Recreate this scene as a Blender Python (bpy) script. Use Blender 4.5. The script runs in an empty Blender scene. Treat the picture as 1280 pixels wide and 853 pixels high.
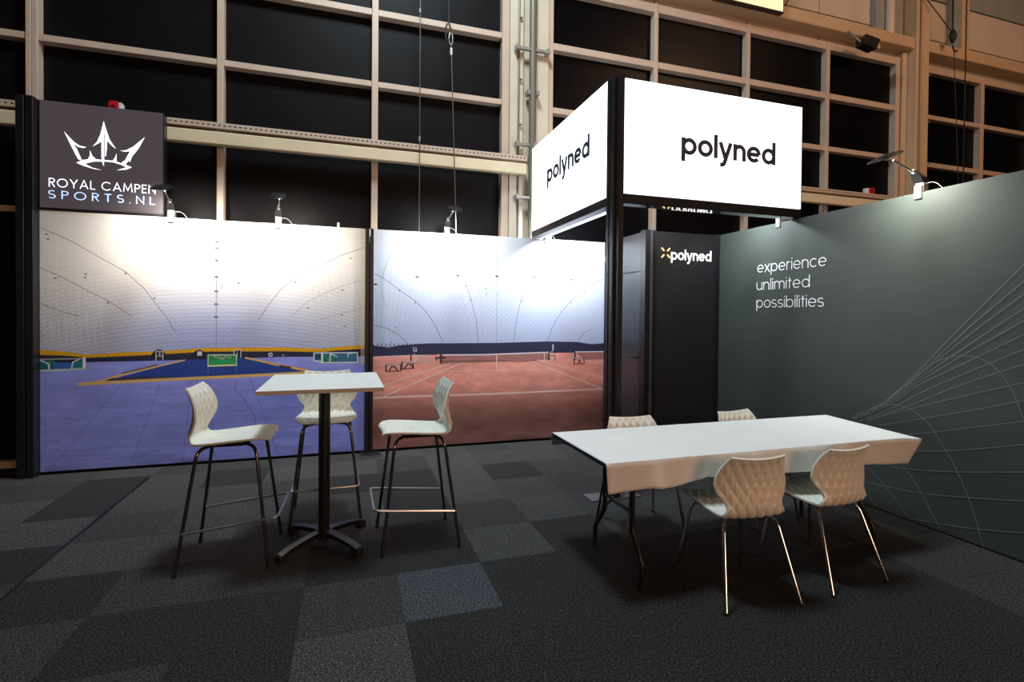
import bpy, bmesh, math, random
import numpy as np
from mathutils import Vector, Matrix

random.seed(7)
SC = bpy.context.scene
COL = SC.collection
PI = math.pi

# ------------------------------------------------------------------ camera
CF, CP, CR, CY = 644.711, -0.0123141, 0.00872986, 0.3089865
CSX, CSY, CH = 1.75, -22.95, 1.54
_F = np.array([math.sin(CY)*math.cos(CP), math.cos(CY)*math.cos(CP), math.sin(CP)])
_r0 = np.array([math.cos(CY), -math.sin(CY), 0.0])
_u0 = np.cross(_r0, _F)
_R = math.cos(CR)*_r0 + math.sin(CR)*_u0
_U = math.cos(CR)*_u0 - math.sin(CR)*_r0
_C = np.array([0, 0, CH])
cam = bpy.data.cameras.new('camera')
cam.sensor_width = 36.0
cam.lens = CF*36.0/1280
cam.shift_x = -CSX/1280
cam.shift_y = CSY/1280
cam.clip_start = 0.05
cam.clip_end = 200
camo = bpy.data.objects.new('camera', cam)
COL.objects.link(camo)
camo.matrix_world = Matrix(((_R[0], _U[0], -_F[0], 0), (_R[1], _U[1], -_F[1], 0), (_R[2], _U[2], -_F[2], CH), (0, 0, 0, 1)))
SC.camera = camo


def ray(u, v):
    return _R*(u-640-CSX)/CF - _U*(v-426.5-CSY)/CF + _F


def on_y(u, v, Y):
    d = ray(u, v); return _C + d*Y/d[1]


def on_x(u, v, X):
    d = ray(u, v); return _C + d*X/d[0]


def on_z(u, v, Z=0.0):
    d = ray(u, v); return _C + d*(Z-CH)/d[2]


# ------------------------------------------------------------------ light
world = bpy.data.worlds.new('hall_ambient')
SC.world = world
world.use_nodes = True
bgn = world.node_tree.nodes['Background']
bgn.inputs[0].default_value = (1.0, 0.80, 0.66, 1)
bgn.inputs[1].default_value = 0.014
SC.view_settings.view_transform = 'Standard'
SC.view_settings.look = 'None'
SC.view_settings.exposure = 0.0
SC.view_settings.gamma = 1.0
SC.view_settings.use_curve_mapping = False


def area(name, loc, target, size, energy, color, size_y=None):
    l = bpy.data.lights.new(name, 'AREA')
    l.energy = energy; l.color = color; l.size = size
    if size_y:
        l.shape = 'RECTANGLE'; l.size_y = size_y
    o = bpy.data.objects.new(name, l)
    COL.objects.link(o)
    o.location = loc
    o.rotation_euler = (Vector(target)-Vector(loc)).to_track_quat('-Z', 'Y').to_euler()
    return o


area('hall_ceiling_lamp', (0.6, 3.5, 8.0), (1.0, 3.6, 0), 1.3, 345, (0.78, 0.93, 1.0), 1.0)
area('hall_warm_lamp', (3.2, -6.0, 3.0), (1.4, 4.0, 1.6), 4.0, 205, (1.0, 0.56, 0.34), 2.0)
area('hall_warm_lamp', (9.0, -1.0, 8.0), (9.0, 6.3, 5.5), 3.0, 205, (1.0, 0.57, 0.33), 2.0)

SIGN_E = 2.0
LAMP_W = 19.0
LED_E = 2.5


# ------------------------------------------------------------------ materials
def s2l(c):
    out = []
    for x in c:
        x = x/255.0
        out.append(x/12.92 if x <= 0.04045 else ((x+0.055)/1.055)**2.4)
    return out


def mat(name, rgb, rough=0.5, metal=0.0, noise=0.0, nscale=30.0, bump=0.0, bscale=200.0, emit=0.0, emit_rgb=None, spec=0.5, coat=0.0, stretch=(1, 1, 1)):
    m = bpy.data.materials.new(name)
    m.use_nodes = True
    nt = m.node_tree
    b = nt.nodes['Principled BSDF']
    c = s2l(rgb)
    b.inputs['Base Color'].default_value = (*c, 1)
    b.inputs['Roughness'].default_value = rough
    b.inputs['Metallic'].default_value = metal
    b.inputs['Specular IOR Level'].default_value = spec
    b.inputs['Coat Weight'].default_value = coat
    geo = None
    if noise > 0 or bump > 0:
        geo = nt.nodes.new('ShaderNodeTexCoord')
        mp = nt.nodes.new('ShaderNodeMapping')
        mp.inputs['Scale'].default_value = stretch
        nt.links.new(geo.outputs['Object'], mp.inputs[0])
    if noise > 0:
        n = nt.nodes.new('ShaderNodeTexNoise')
        n.inputs['Scale'].default_value = nscale
        n.inputs['Detail'].default_value = 4
        nt.links.new(mp.outputs[0], n.inputs['Vector'])
        r = nt.nodes.new('ShaderNodeValToRGB')
        r.color_ramp.elements[0].position = 0.3
        r.color_ramp.elements[1].position = 0.7
        r.color_ramp.elements[0].color = (*[x*(1-noise) for x in c], 1)
        r.color_ramp.elements[1].color = (*[min(1, x*(1+noise)) for x in c], 1)
        nt.links.new(n.outputs['Fac'], r.inputs[0])
        nt.links.new(r.outputs[0], b.inputs['Base Color'])
    if bump > 0:
        n2 = nt.nodes.new('ShaderNodeTexNoise')
        n2.inputs['Scale'].default_value = bscale
        n2.inputs['Detail'].default_value = 3
        nt.links.new(mp.outputs[0], n2.inputs['Vector'])
        bp = nt.nodes.new('ShaderNodeBump')
        bp.inputs['Strength'].default_value = bump
        bp.inputs['Distance'].default_value = 0.004
        nt.links.new(n2.outputs['Fac'], bp.inputs['Height'])
        nt.links.new(bp.outputs[0], b.inputs['Normal'])
    if emit > 0:
        b.inputs['Emission Color'].default_value = (*s2l(emit_rgb or rgb), 1)
        b.inputs['Emission Strength'].default_value = emit
    return m


M = {}
M['black_metal'] = mat('black_metal', (26, 25, 28), 0.38, 0.0, noise=0.1, nscale=12)
M['black_alu'] = mat('black_anodised_profile', (34, 33, 38), 0.33, 0.3, noise=0.08, nscale=9)
M['grey_alu'] = mat('grey_profile', (96, 98, 104), 0.35, 0.5)
M['chrome'] = mat('chrome', (225, 222, 222), 0.12, 1.0)
M['dark_chrome'] = mat('smoked_chrome', (128, 122, 124), 0.16, 1.0)
M['plastic'] = mat('white_plastic', (243, 243, 232), 0.32, spec=0.5)
M['white_top'] = mat('white_laminate', (240, 241, 238), 0.45)
M['edge_band'] = mat('edge_band', (214, 204, 196), 0.5)
M['cloth'] = mat('white_paper_cloth', (240, 240, 238), 0.7, noise=0.02, nscale=3, bump=0.12, bscale=14)
M['frame'] = mat('window_frame_paint', (210, 187, 168), 0.5, noise=0.05, nscale=5)
M['cream_beam'] = mat('cream_beam_paint', (236, 220, 186), 0.5, noise=0.05, nscale=3)
M['cream'] = mat('cream_steel_paint', (218, 208, 186), 0.5, noise=0.06, nscale=3)
M['clad'] = mat('pale_cladding', (214, 204, 190), 0.6, noise=0.06, nscale=2)
M['beige'] = mat('beige_paint', (212, 184, 150), 0.6, noise=0.07, nscale=2)
M['clad_grey'] = mat('grey_cladding', (150, 158, 156), 0.6, noise=0.1, nscale=2)
M['galv'] = mat('galvanised_steel', (178, 174, 168), 0.45, 0.6, noise=0.1, nscale=20)
M['pipe'] = mat('grey_pipe', (130, 124, 112), 0.5, 0.3)
M['night_glass'] = mat('night_glass', (7, 7, 11), 0.32, spec=0.12)
M['pane'] = mat('blacked_out_pane', (17, 15, 17), 0.5, noise=0.18, nscale=2.5, spec=0.12)
M['cable'] = mat('cable_black', (30, 29, 30), 0.6)
M['steel_rope'] = mat('steel_rope', (120, 118, 116), 0.4, 0.7)
M['red'] = mat('red_plastic', (205, 32, 34), 0.4)
M['white_plain'] = mat('white_paint', (235, 236, 236), 0.45)
M['ink'] = mat('dark_ink', (40, 53, 80), 0.6)
M['door'] = mat('satin_black_panel', (54, 54, 60), 0.30, noise=0.05, nscale=4)
M['cabin'] = mat('black_board', (29, 30, 34), 0.42, noise=0.06, nscale=4)
M['seam'] = mat('seam_black', (8, 8, 9), 0.7)
M['green_wall'] = mat('dark_green_fabric', (67, 74, 71), 0.62, noise=0.04, nscale=3, bump=0.1, bscale=8, stretch=(1, 1, 6))
M['line'] = mat('pale_line_ink', (138, 142, 142), 0.6)
M['text_white'] = mat('white_vinyl', (250, 250, 250), 0.5)
M['table_black'] = mat('table_black_edge', (16, 16, 19), 0.35)
M['plate'] = mat('grey_steel_plate', (112, 112, 118), 0.5, 0.3)
M['sign_white'] = mat('backlit_white', (240, 241, 243), 0.6, emit=SIGN_E, emit_rgb=(250, 251, 255))
M['sign_faint'] = mat('backlit_cream_mark', (240, 238, 225), 0.6, emit=0.96, emit_rgb=(250, 248, 243))
M['sign_dark'] = mat('backlit_dark_print', (52, 46, 50), 0.5, emit=0.85, emit_rgb=(68, 60, 65))
M['glow_white'] = mat('backlit_letter', (250, 250, 255), 0.5, emit=1.25, emit_rgb=(244, 243, 255))
M['glow_blue'] = mat('backlit_blue_letter', (190, 215, 255), 0.5, emit=1.15, emit_rgb=(178, 205, 255))
M['logo_white'] = mat('lit_logo_white', (230, 230, 230), 0.5, emit=0.95, emit_rgb=(255, 255, 255))
M['logo_amber'] = mat('lit_logo_amber', (255, 220, 170), 0.5, emit=1.2, emit_rgb=(255, 205, 140))
M['clamp'] = mat('grey_clamp', (128, 127, 122), 0.5)
M['satin_chrome'] = mat('satin_chrome', (225, 224, 226), 0.28, 1.0)
M['led'] = mat('led_tube', (255, 255, 255), 0.5, emit=LED_E, emit_rgb=(225, 236, 255))
M['lamp_lens'] = mat('lamp_lens', (255, 255, 255), 0.4, emit=4.0, emit_rgb=(255, 248, 232))
M['exit'] = mat('lit_yellow_panel', (200, 190, 160), 0.5, emit=1.0, emit_rgb=(255, 233, 178))


def carpet(name, k, tint=(1, 1, 1)):
    m = bpy.data.materials.new(name)
    m.use_nodes = True
    nt = m.node_tree
    b = nt.nodes['Principled BSDF']
    b.inputs['Roughness'].default_value = 0.95
    b.inputs['Specular IOR Level'].default_value = 0.12
    g = nt.nodes.new('ShaderNodeNewGeometry')
    n = nt.nodes.new('ShaderNodeTexNoise')
    n.inputs['Scale'].default_value = 115
    n.inputs['Detail'].default_value = 2.5
    n.inputs['Roughness'].default_value = 0.7
    nt.links.new(g.outputs['Position'], n.inputs['Vector'])
    r = nt.nodes.new('ShaderNodeValToRGB')
    r.color_ramp.elements[0].position = 0.40
    r.color_ramp.elements[1].position = 0.66
    base = [0.047*k*t for t in tint]
    r.color_ramp.elements[0].color = (*[x*0.18 for x in base], 1)
    r.color_ramp.elements[1].color = (*[x*2.3 for x in base], 1)
    nt.links.new(n.outputs['Fac'], r.inputs[0])
    n3 = nt.nodes.new('ShaderNodeTexNoise')          # sparse pale fibres
    n3.inputs['Scale'].default_value = 62
    n3.inputs['Detail'].default_value = 4
    n3.inputs['Roughness'].default_value = 0.8
    nt.links.new(g.outputs['Position'], n3.inputs['Vector'])
    r3 = nt.nodes.new('ShaderNodeValToRGB')
    r3.color_ramp.elements[0].position = 0.58
    r3.color_ramp.elements[1].position = 0.68
    r3.color_ramp.elements[0].color = (0, 0, 0, 1)
    r3.color_ramp.elements[1].color = (*[x*2.6 for x in base], 1)
    nt.links.new(n3.outputs['Fac'], r3.inputs[0])
    ad = nt.nodes.new('ShaderNodeMixRGB'); ad.blend_type = 'ADD'; ad.inputs[0].default_value = 1
    nt.links.new(r.outputs[0], ad.inputs[1]); nt.links.new(r3.outputs[0], ad.inputs[2])
    nt.links.new(ad.outputs[0], b.inputs['Base Color'])
    bp = nt.nodes.new('ShaderNodeBump')
    bp.inputs['Strength'].default_value = 0.5
    bp.inputs['Distance'].default_value = 0.004
    nt.links.new(n.outputs['Fac'], bp.inputs['Height'])
    nt.links.new(bp.outputs[0], b.inputs['Normal'])
    return m


TONES = {'dark': carpet('carpet_charcoal_dark', 0.54), 'mid': carpet('carpet_charcoal', 0.84),
         'mid2': carpet('carpet_charcoal_plain', 1.0), 'light': carpet('carpet_grey', 1.13),
         'blue': carpet('carpet_blue_grey', 1.28, (0.86, 1.0, 1.16)), 'warm': carpet('carpet_warm_grey', 1.15, (1.06, 1.0, 0.97))}


# ------------------------------------------------------------------ mesh helpers
class MB:
    def __init__(s):
        s.v = []; s.f = []

    def add(s, vs, fs):
        k = len(s.v)
        s.v += [tuple(map(float, p)) for p in vs]
        s.f += [tuple(i+k for i in f) for f in fs]
        return s

    def box(s, a, b):
        (x0, y0, z0), (x1, y1, z1) = a, b
        return s.add([(x0, y0, z0), (x1, y0, z0), (x1, y1, z0), (x0, y1, z0), (x0, y0, z1), (x1, y0, z1), (x1, y1, z1), (x0, y1, z1)],
                     [(3, 2, 1, 0), (4, 5, 6, 7), (0, 1, 5, 4), (1, 2, 6, 5), (2, 3, 7, 6), (3, 0, 4, 7)])

    def bbox(s, a, b, c=0.004):
        """box with chamfered edges"""
        bm = bmesh.new()
        bmesh.ops.create_cube(bm, size=1)
        for v in bm.verts:
            v.co = Vector([(a[i]+b[i])/2 + v.co[i]*abs(b[i]-a[i]) for i in range(3)])
        bmesh.ops.bevel(bm, geom=bm.edges[:], offset=c, segments=1, affect='EDGES')
        bm.verts.index_update()
        s.add([v.co for v in bm.verts], [[v.index for v in f.verts] for f in bm.faces])
        bm.free()
        return s

    def tube(s, pts, r, n=10, closed=False, radii=None):
        P = [Vector(p) for p in pts]
        N = len(P)
        vs, fs = [], []
        prev = None
        for i, p in enumerate(P):
            if closed:
                t = (P[(i+1) % N]-P[i-1]).normalized()
            else:
                t = (P[min(i+1, N-1)]-P[max(i-1, 0)]).normalized()
            if prev is None:
                a = t.orthogonal().normalized()
            else:
                a = (prev - t*prev.dot(t)).normalized()
            prev = a
            b = t.cross(a)
            rr = radii[i] if radii else r
            for k in range(n):
                q = 2*PI*k/n
                vs.append(p + a*rr*math.cos(q) + b*rr*math.sin(q))
        M_ = N if closed else N-1
        for i in range(M_):
            j = (i+1) % N
            for k in range(n):
                fs.append((i*n+k, i*n+(k+1) % n, j*n+(k+1) % n, j*n+k))
        if not closed:
            fs.append(tuple(range(n))[::-1])
            fs.append(tuple((N-1)*n+k for k in range(n)))
        return s.add(vs, fs)

    def lathe(s, prof, c=(0, 0, 0), n=24):
        vs, fs = [], []
        for (r, z) in prof:
            for k in range(n):
                q = 2*PI*k/n
                vs.append((c[0]+r*math.cos(q), c[1]+r*math.sin(q), c[2]+z))
        for i in range(len(prof)-1):
            for k in range(n):
                fs.append((i*n+k, i*n+(k+1) % n, (i+1)*n+(k+1) % n, (i+1)*n+k))
        fs.append(tuple(range(n))[::-1])
        fs.append(tuple((len(prof)-1)*n+k for k in range(n)))
        return s.add(vs, fs)

    def prism(s, poly, d):
        """extrude a planar polygon (3D points) by vector d"""
        n = len(poly)
        P = [Vector(p) for p in poly]; d = Vector(d)
        vs = P + [p+d for p in P]
        fs = [tuple(range(n))[::-1], tuple(range(n, 2*n))] + [(i, (i+1) % n, n+(i+1) % n, n+i) for i in range(n)]
        return s.add(vs, fs)

    def build(s, name, m, parent=None, smooth=False, origin=None):
        me = bpy.data.meshes.new(name)
        off = Vector((0, 0, 0))
        if parent is not None and parent.get('_world'):
            off = Vector(parent.location)
            if parent.parent is not None:
                off = off + Vector(parent.parent.location)
        if origin is not None:
            off = Vector(origin)
        me.from_pydata([tuple(Vector(p)-off) for p in s.v], [], s.f)
        me.materials.append(m)
        bm = bmesh.new(); bm.from_mesh(me)
        bmesh.ops.recalc_face_normals(bm, faces=bm.faces[:])
        bm.to_mesh(me); bm.free()
        if smooth:
            me.polygons.foreach_set('use_smooth', [True]*len(me.polygons))
            me.set_sharp_from_angle(angle=math.radians(40))
        me.update()
        o = bpy.data.objects.new(name, me)
        COL.objects.link(o)
        if parent is not None:
            o.parent = parent
        if origin is not None:
            o.location = off if parent is None else off-Vector(parent.location)
        return o


def tag(o, label=None, cat=None, group=None, kind=None):
    if label: o['label'] = label
    if cat: o['category'] = cat
    if group: o['group'] = group
    if kind: o['kind'] = kind
    return o


def thing(name, loc, label=None, cat=None, group=None, kind=None, rot=0.0):
    o = bpy.data.objects.new(name, None)
    COL.objects.link(o)
    o.empty_display_size = 0.1
    o.location = loc
    o.rotation_euler = (0, 0, rot)
    return tag(o, label, cat, group, kind)


def wthing(*a, **k):
    """a thing whose parts are given in world coordinates (no rotation)"""
    o = thing(*a, **k)
    o['_world'] = 1
    return o


def copy_tree(o, parent=None):
    c = o.copy(); COL.objects.link(c)
    if parent: c.parent = parent
    for ch in list(o.children):
        copy_tree(ch, c)
    return c


# ---- ribbons and a drawn alphabet (letters as strokes on a plane)
def arc(cx, cy, rx, ry, a0, a1, n=18):
    return [(cx+rx*math.cos(math.radians(a0+(a1-a0)*i/n)), cy+ry*math.sin(math.radians(a0+(a1-a0)*i/n))) for i in range(n+1)]


def ribbon(mb, pts, w, place, depth, closed=False):
    """flat stroke of width w along 2D pts; place(x, y, d) gives the 3D point, d = distance off the surface"""
    P = [np.array(p, float) for p in pts]
    N = len(P)
    L, R_ = [], []
    for i in range(N):
        if closed:
            a, c = P[i-1], P[(i+1) % N]
        else:
            a, c = P[max(i-1, 0)], P[min(i+1, N-1)]
        d1 = P[i]-a; d2 = c-P[i]
        if np.hypot(*d1) < 1e-9: d1 = d2
        if np.hypot(*d2) < 1e-9: d2 = d1
        d1 = d1/np.hypot(*d1); d2 = d2/np.hypot(*d2)
        t = d1+d2
        t = d1 if np.hypot(*t) < 1e-6 else t/np.hypot(*t)
        nrm = np.array([-t[1], t[0]])
        k = 1/max(0.5, abs(np.dot(nrm, np.array([-d1[1], d1[0]]))))
        L.append(P[i]+nrm*w/2*k); R_.append(P[i]-nrm*w/2*k)
    vs, fs = [], []
    for i in range(N):
        vs += [place(*L[i], depth), place(*R_[i], depth), place(*R_[i], 0), place(*L[i], 0)]
    for i in range(N if closed else N-1):
        j = (i+1) % N
        for k in range(4):
            fs.append((i*4+k, i*4+(k+1) % 4, j*4+(k+1) % 4, j*4+k))
    if not closed:
        fs += [(0, 1, 2, 3), tuple((N-1)*4+k for k in (3, 2, 1, 0))]
    mb.add(vs, fs)


def glyph(ch, s):
    """strokes of a glyph: list of (points, closed) and its advance; x-height 1, stroke s"""
    h = s/2; r = 0.5-h
    rx = r*0.98; w = 2*rx+s; cx = w/2
    o = (arc(cx, .5, rx, r, 0, 345, 23), True)
    A, D = 1.40, -0.40
    if ch == 'o': return [o], w
    if ch == 'p': return [o, ([(h, 1.0), (h, D)], False)], w
    if ch == 'b': return [o, ([(h, A), (h, 0)], False)], w
    if ch == 'd': return [o, ([(w-h, A), (w-h, 0)], False)], w
    if ch == 'l': return [([(h, A), (h, 0)], False)], s
    if ch == 'i': return [([(h, 1), (h, 0)], False), ([(h, 1.22), (h, 1.22+s*1.1)], False)], s
    if ch == 'y':
        W = 0.92
        return [([(h*.9, 1), (W*.5, .05)], False), ([(W-h*.9, 1), (W*.47, -.12), (W*.40, -.27), (W*.30, -.34), (W*.12, -.34)], False)], W
    if ch in 'nu':
        W = 0.86; q = W/2-h
        a = [(h, 0), (h, 1-h-q)] + arc(W/2, 1-h-q, q, q, 180, 0, 12)[1:] + [(W-h, 0)]
        if ch == 'n': return [(a, False), ([(h, 1), (h, .5)], False)], W
        return [([(x, 1-y) for x, y in a], False), ([(W-h, .5), (W-h, 0)], False)], W
    if ch == 'm':
        W = 1.42; q = (W-s)/4
        a = [(h, 0), (h, 1-h-q)] + arc(h+q, 1-h-q, q, q, 180, 0, 10)[1:] + [(h+2*q, 0)]
        b = [(x+2*q, y) for x, y in a]
        return [(a, False), (b, False), ([(h, 1), (h, .5)], False)], W
    if ch == 'e': return [([(h, .5), (w-h, .5)], False), (arc(cx, .5, rx, r, 0, 318, 24), False)], w
    if ch == 'c': return [(arc(cx, .5, rx, r, 45, 315, 20), False)], w*.92
    if ch == 'x': return [([(h*.8, 1), (.8-h*.8, 0)], False), ([(.8-h*.8, 1), (h*.8, 0)], False)], .8
    if ch == 'r': return [([(h, 1), (h, 0)], False), (arc(h+.34, .62, .34, 1-h-.62, 180, 75, 8), False)], .5
    if ch == 't': return [([(.22, 1.30), (.22, 0)], False), ([(0, 1-h), (.46, 1-h)], False)], .46
    if ch in 's':
        q = (1-s)/4
        a = arc(.34, 1-h-q, .34-h+.02, q, 35, 270, 14) + arc(.34, h+q, .34-h+.04, q, 90, -145, 14)[1:]
        return [(a, False)], .70
    # capitals: height 1
    if ch == 'O': return [(arc(.52, .5, .52-h, .5-h, 0, 348, 29), True)], 1.04
    if ch == 'C': return [(arc(.52, .5, .52-h, .5-h, 42, 318, 24), False)], .95
    if ch == 'R':
        return [([(h, 0), (h, 1-h), (.30, 1-h)] + arc(.30, .74, .24, .26-h, 90, -90, 10)[1:] + [(h, .48+h)], False), ([(.28, .48), (.56, 0)], False)], .58
    if ch == 'P':
        return [([(h, 0), (h, 1-h), (.30, 1-h)] + arc(.30, .72, .25, .28-h, 90, -90, 10)[1:] + [(h, .44+h)], False)], .56
    if ch == 'Y': return [([(h*.5, 1), (.38, .45), (.38, 0)], False), ([(.76-h*.5, 1), (.38, .45)], False)], .76
    if ch == 'A': return [([(h*.6, 0), (.41, 1-h*.4), (.82-h*.6, 0)], False), ([(.16, .32), (.66, .32)], False)], .82
    if ch == 'L': return [([(h, 1), (h, h), (.50, h)], False)], .50
    if ch == 'M': return [([(h, 0), (.13, 1-h*.3), (.48, .2), (.83, 1-h*.3), (.96-h, 0)], False)], .96
    if ch == 'E': return [([(.50, 1-h), (h, 1-h), (h, h), (.50, h)], False), ([(h, .52), (.46, .52)], False)], .50
    if ch == 'N': return [([(h, 0), (h, 1-h*.5), (.74-h, h*.5), (.74-h, 1)], False)], .74
    if ch == 'T': return [([(0, 1-h), (.62, 1-h)], False), ([(.31, 1-h), (.31, 0)], False)], .62
    if ch == 'S':
        q = (1-s)/4
        a = arc(.30, 1-h-q, .28-h*.5, q, 40, 270, 14) + arc(.30, h+q, .29-h*.5, q, 90, -145, 14)[1:]
        return [(a, False)], .60
    if ch == '.': return [([(h, 0), (h, s*1.1)], False)], s
    return [], .42


def word(mb, text, s, gap, place, depth):
    """write text; returns unit width. place gets unit coordinates"""
    x = 0.0
    for ch in text:
        st, adv = glyph(ch, s)
        for q, (pts, cl) in enumerate(st):
            ribbon(mb, [(x+px, py) for px, py in pts], s, place, depth+q*.0004, cl)
        x += adv + gap
    return x-gap


def word_width(text, s, gap):
    return sum(glyph(c, s)[1] for c in text) + gap*(len(text)-1)


def write(name, text, s, gap, p_left, p_right, xh, axis, out, m, parent, depth=0.002):
    """lettering from base-left to base-right (world), x-height xh, upright in z, standing off along out"""
    a = Vector(p_left); b = Vector(p_right)
    wu = word_width(text, s, gap)
    d = (b-a)/wu
    o = Vector(out)
    mb = MB()
    word(mb, text, s, gap, lambda x, y, k: a + d*x + Vector((0, 0, xh*y)) + o*(k+0.0006), depth)
    return mb.build(name, m, parent)


# ------------------------------------------------------------------ printed pictures (painted from code onto flat prints)
class Canvas:
    def __init__(s, plane, x0, x1, z0, z1, ppm):
        s.plane = plane; s.x0, s.x1, s.z0, s.z1 = x0, x1, z0, z1
        s.k = ppm
        s.W = int((x1-x0)*ppm); s.H = int((z1-z0)*ppm)
        s.a = np.zeros((s.H, s.W, 3))
        zz, xx = np.mgrid[0:s.H, 0:s.W]
        s.X = x0+(xx+.5)/ppm; s.Z = z0+(zz+.5)/ppm

    def P(s, pts):
        return np.array([on_y(u, v, s.plane)[[0, 2]] for u, v in pts])

    def win(s, Q, pad):
        i0 = max(0, int((Q[:, 0].min()-pad-s.x0)*s.k)); i1 = min(s.W, int((Q[:, 0].max()+pad-s.x0)*s.k)+2)
        j0 = max(0, int((Q[:, 1].min()-pad-s.z0)*s.k)); j1 = min(s.H, int((Q[:, 1].max()+pad-s.z0)*s.k)+2)
        return slice(j0, j1), slice(i0, i1)

    def put(s, sl, cov, c):
        col = np.array(c)/255.0
        s.a[sl] = s.a[sl]*(1-cov[..., None]) + col*cov[..., None]

    def poly(s, pts, c, alpha=1.0):
        Q = s.P(pts); sl = s.win(Q, .02)
        X, Z = s.X[sl], s.Z[sl]
        if X.size == 0: return
        cov = np.zeros_like(X)
        for dx, dz in ((-.25, -.25), (.25, -.25), (-.25, .25), (.25, .25)):
            x = X+dx/s.k; z = Z+dz/s.k
            ins = np.zeros(X.shape, bool)
            for i in range(len(Q)):
                (xa, za), (xb, zb) = Q[i-1], Q[i]
                if za == zb: continue
                ins ^= ((za > z) != (zb > z)) & (x < (xb-xa)*(z-za)/(zb-za)+xa)
            cov += ins*.25
        s.put(sl, cov*alpha, c)

    def line(s, pts, w, c, alpha=1.0):
        Q = s.P(pts)
        for i in range(len(Q)-1):
            q = Q[i:i+2]; sl = s.win(q, w+.01)
            X, Z = s.X[sl], s.Z[sl]
            if X.size == 0: continue
            a, b = q; d = b-a; L = max(1e-9, d@d)
            t = np.clip(((X-a[0])*d[0]+(Z-a[1])*d[1])/L, 0, 1)
            dist = np.hypot(X-a[0]-t*d[0], Z-a[1]-t*d[1])
            s.put(sl, np.clip((w/2-dist)*s.k+.5, 0, 1)*alpha, c)

    def dot(s, u, v, rx, rz, c, alpha=1.0, ring=0):
        Q = s.P([(u, v)]); sl = s.win(Q, max(rx, rz)+.01)
        X, Z = s.X[sl], s.Z[sl]
        if X.size == 0: return
        d = np.hypot((X-Q[0, 0])/rx, (Z-Q[0, 1])/rz)
        if ring:
            cov = np.clip((ring-np.abs(d-1)*rx)*s.k+.5, 0, 1)
        else:
            cov = np.clip((1-d)*rx*s.k+.5, 0, 1)
        s.put(sl, cov*alpha, c)

    def material(s, name, rough=0.62):
        im = bpy.data.images.new(name, s.W, s.H)
        px = np.ones((s.H, s.W, 4), np.float32)
        px[..., :3] = np.clip(s.a, 0, 1)
        im.pixels.foreach_set(px.ravel())
        im.update(); im.pack()
        m = bpy.data.materials.new(name)
        m.use_nodes = True
        nt = m.node_tree
        b = nt.nodes['Principled BSDF']
        b.inputs['Roughness'].default_value = rough
        b.inputs['Specular IOR Level'].default_value = 0.25
        t = nt.nodes.new('ShaderNodeTexImage')
        t.image = im
        t.extension = 'EXTEND'
        uv = nt.nodes.new('ShaderNodeUVMap')
        nt.links.new(uv.outputs[0], t.inputs[0])
        nt.links.new(t.outputs[0], b.inputs['Base Color'])
        tc = nt.nodes.new('ShaderNodeTexCoord')
        mp = nt.nodes.new('ShaderNodeMapping')
        mp.inputs['Scale'].default_value = (1, 1, 4.5)
        n = nt.nodes.new('ShaderNodeTexNoise')
        n.inputs['Scale'].default_value = 3.2
        n.inputs['Detail'].default_value = 3
        bp = nt.nodes.new('ShaderNodeBump')
        bp.inputs['Strength'].default_value = 0.13
        bp.inputs['Distance'].default_value = 0.02
        nt.links.new(tc.outputs['Object'], mp.inputs[0]); nt.links.new(mp.outputs[0], n.inputs['Vector'])
        nt.links.new(n.outputs['Fac'], bp.inputs['Height']); nt.links.new(bp.outputs[0], b.inputs['Normal'])
        return m


def fbm(shape, cells, seed, stretch=1.0):
    rng = np.random.default_rng(seed)
    H, W = shape
    out = np.zeros(shape); amp = 1.0; tot = 0
    for o in range(4):
        cy = max(2, int(cells*(2**o)*stretch)); cx = max(2, int(cells*(2**o)))
        g = rng.random((cy+1, cx+1))
        yy = np.linspace(0, cy-1e-6, H); xx = np.linspace(0, cx-1e-6, W)
        y0 = yy.astype(int); x0 = xx.astype(int)
        fy = (yy-y0)[:, None]; fx = (xx-x0)[None, :]
        fy = fy*fy*(3-2*fy); fx = fx*fx*(3-2*fx)
        out += amp*((g[y0][:, x0]*(1-fx)+g[y0][:, x0+1]*fx)*(1-fy)+(g[y0+1][:, x0]*(1-fx)+g[y0+1][:, x0+1]*fx)*fy)
        tot += amp; amp *= .55
    return out/tot


def ramp(z, stops):
    zs = [a for a, _ in stops]
    return np.stack([np.interp(z, zs, [c[k]/255 for _, c in stops]) for k in range(3)], -1)


YM = 5.98            # plane of the printed walls
WT = 2.50            # wall height


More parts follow.
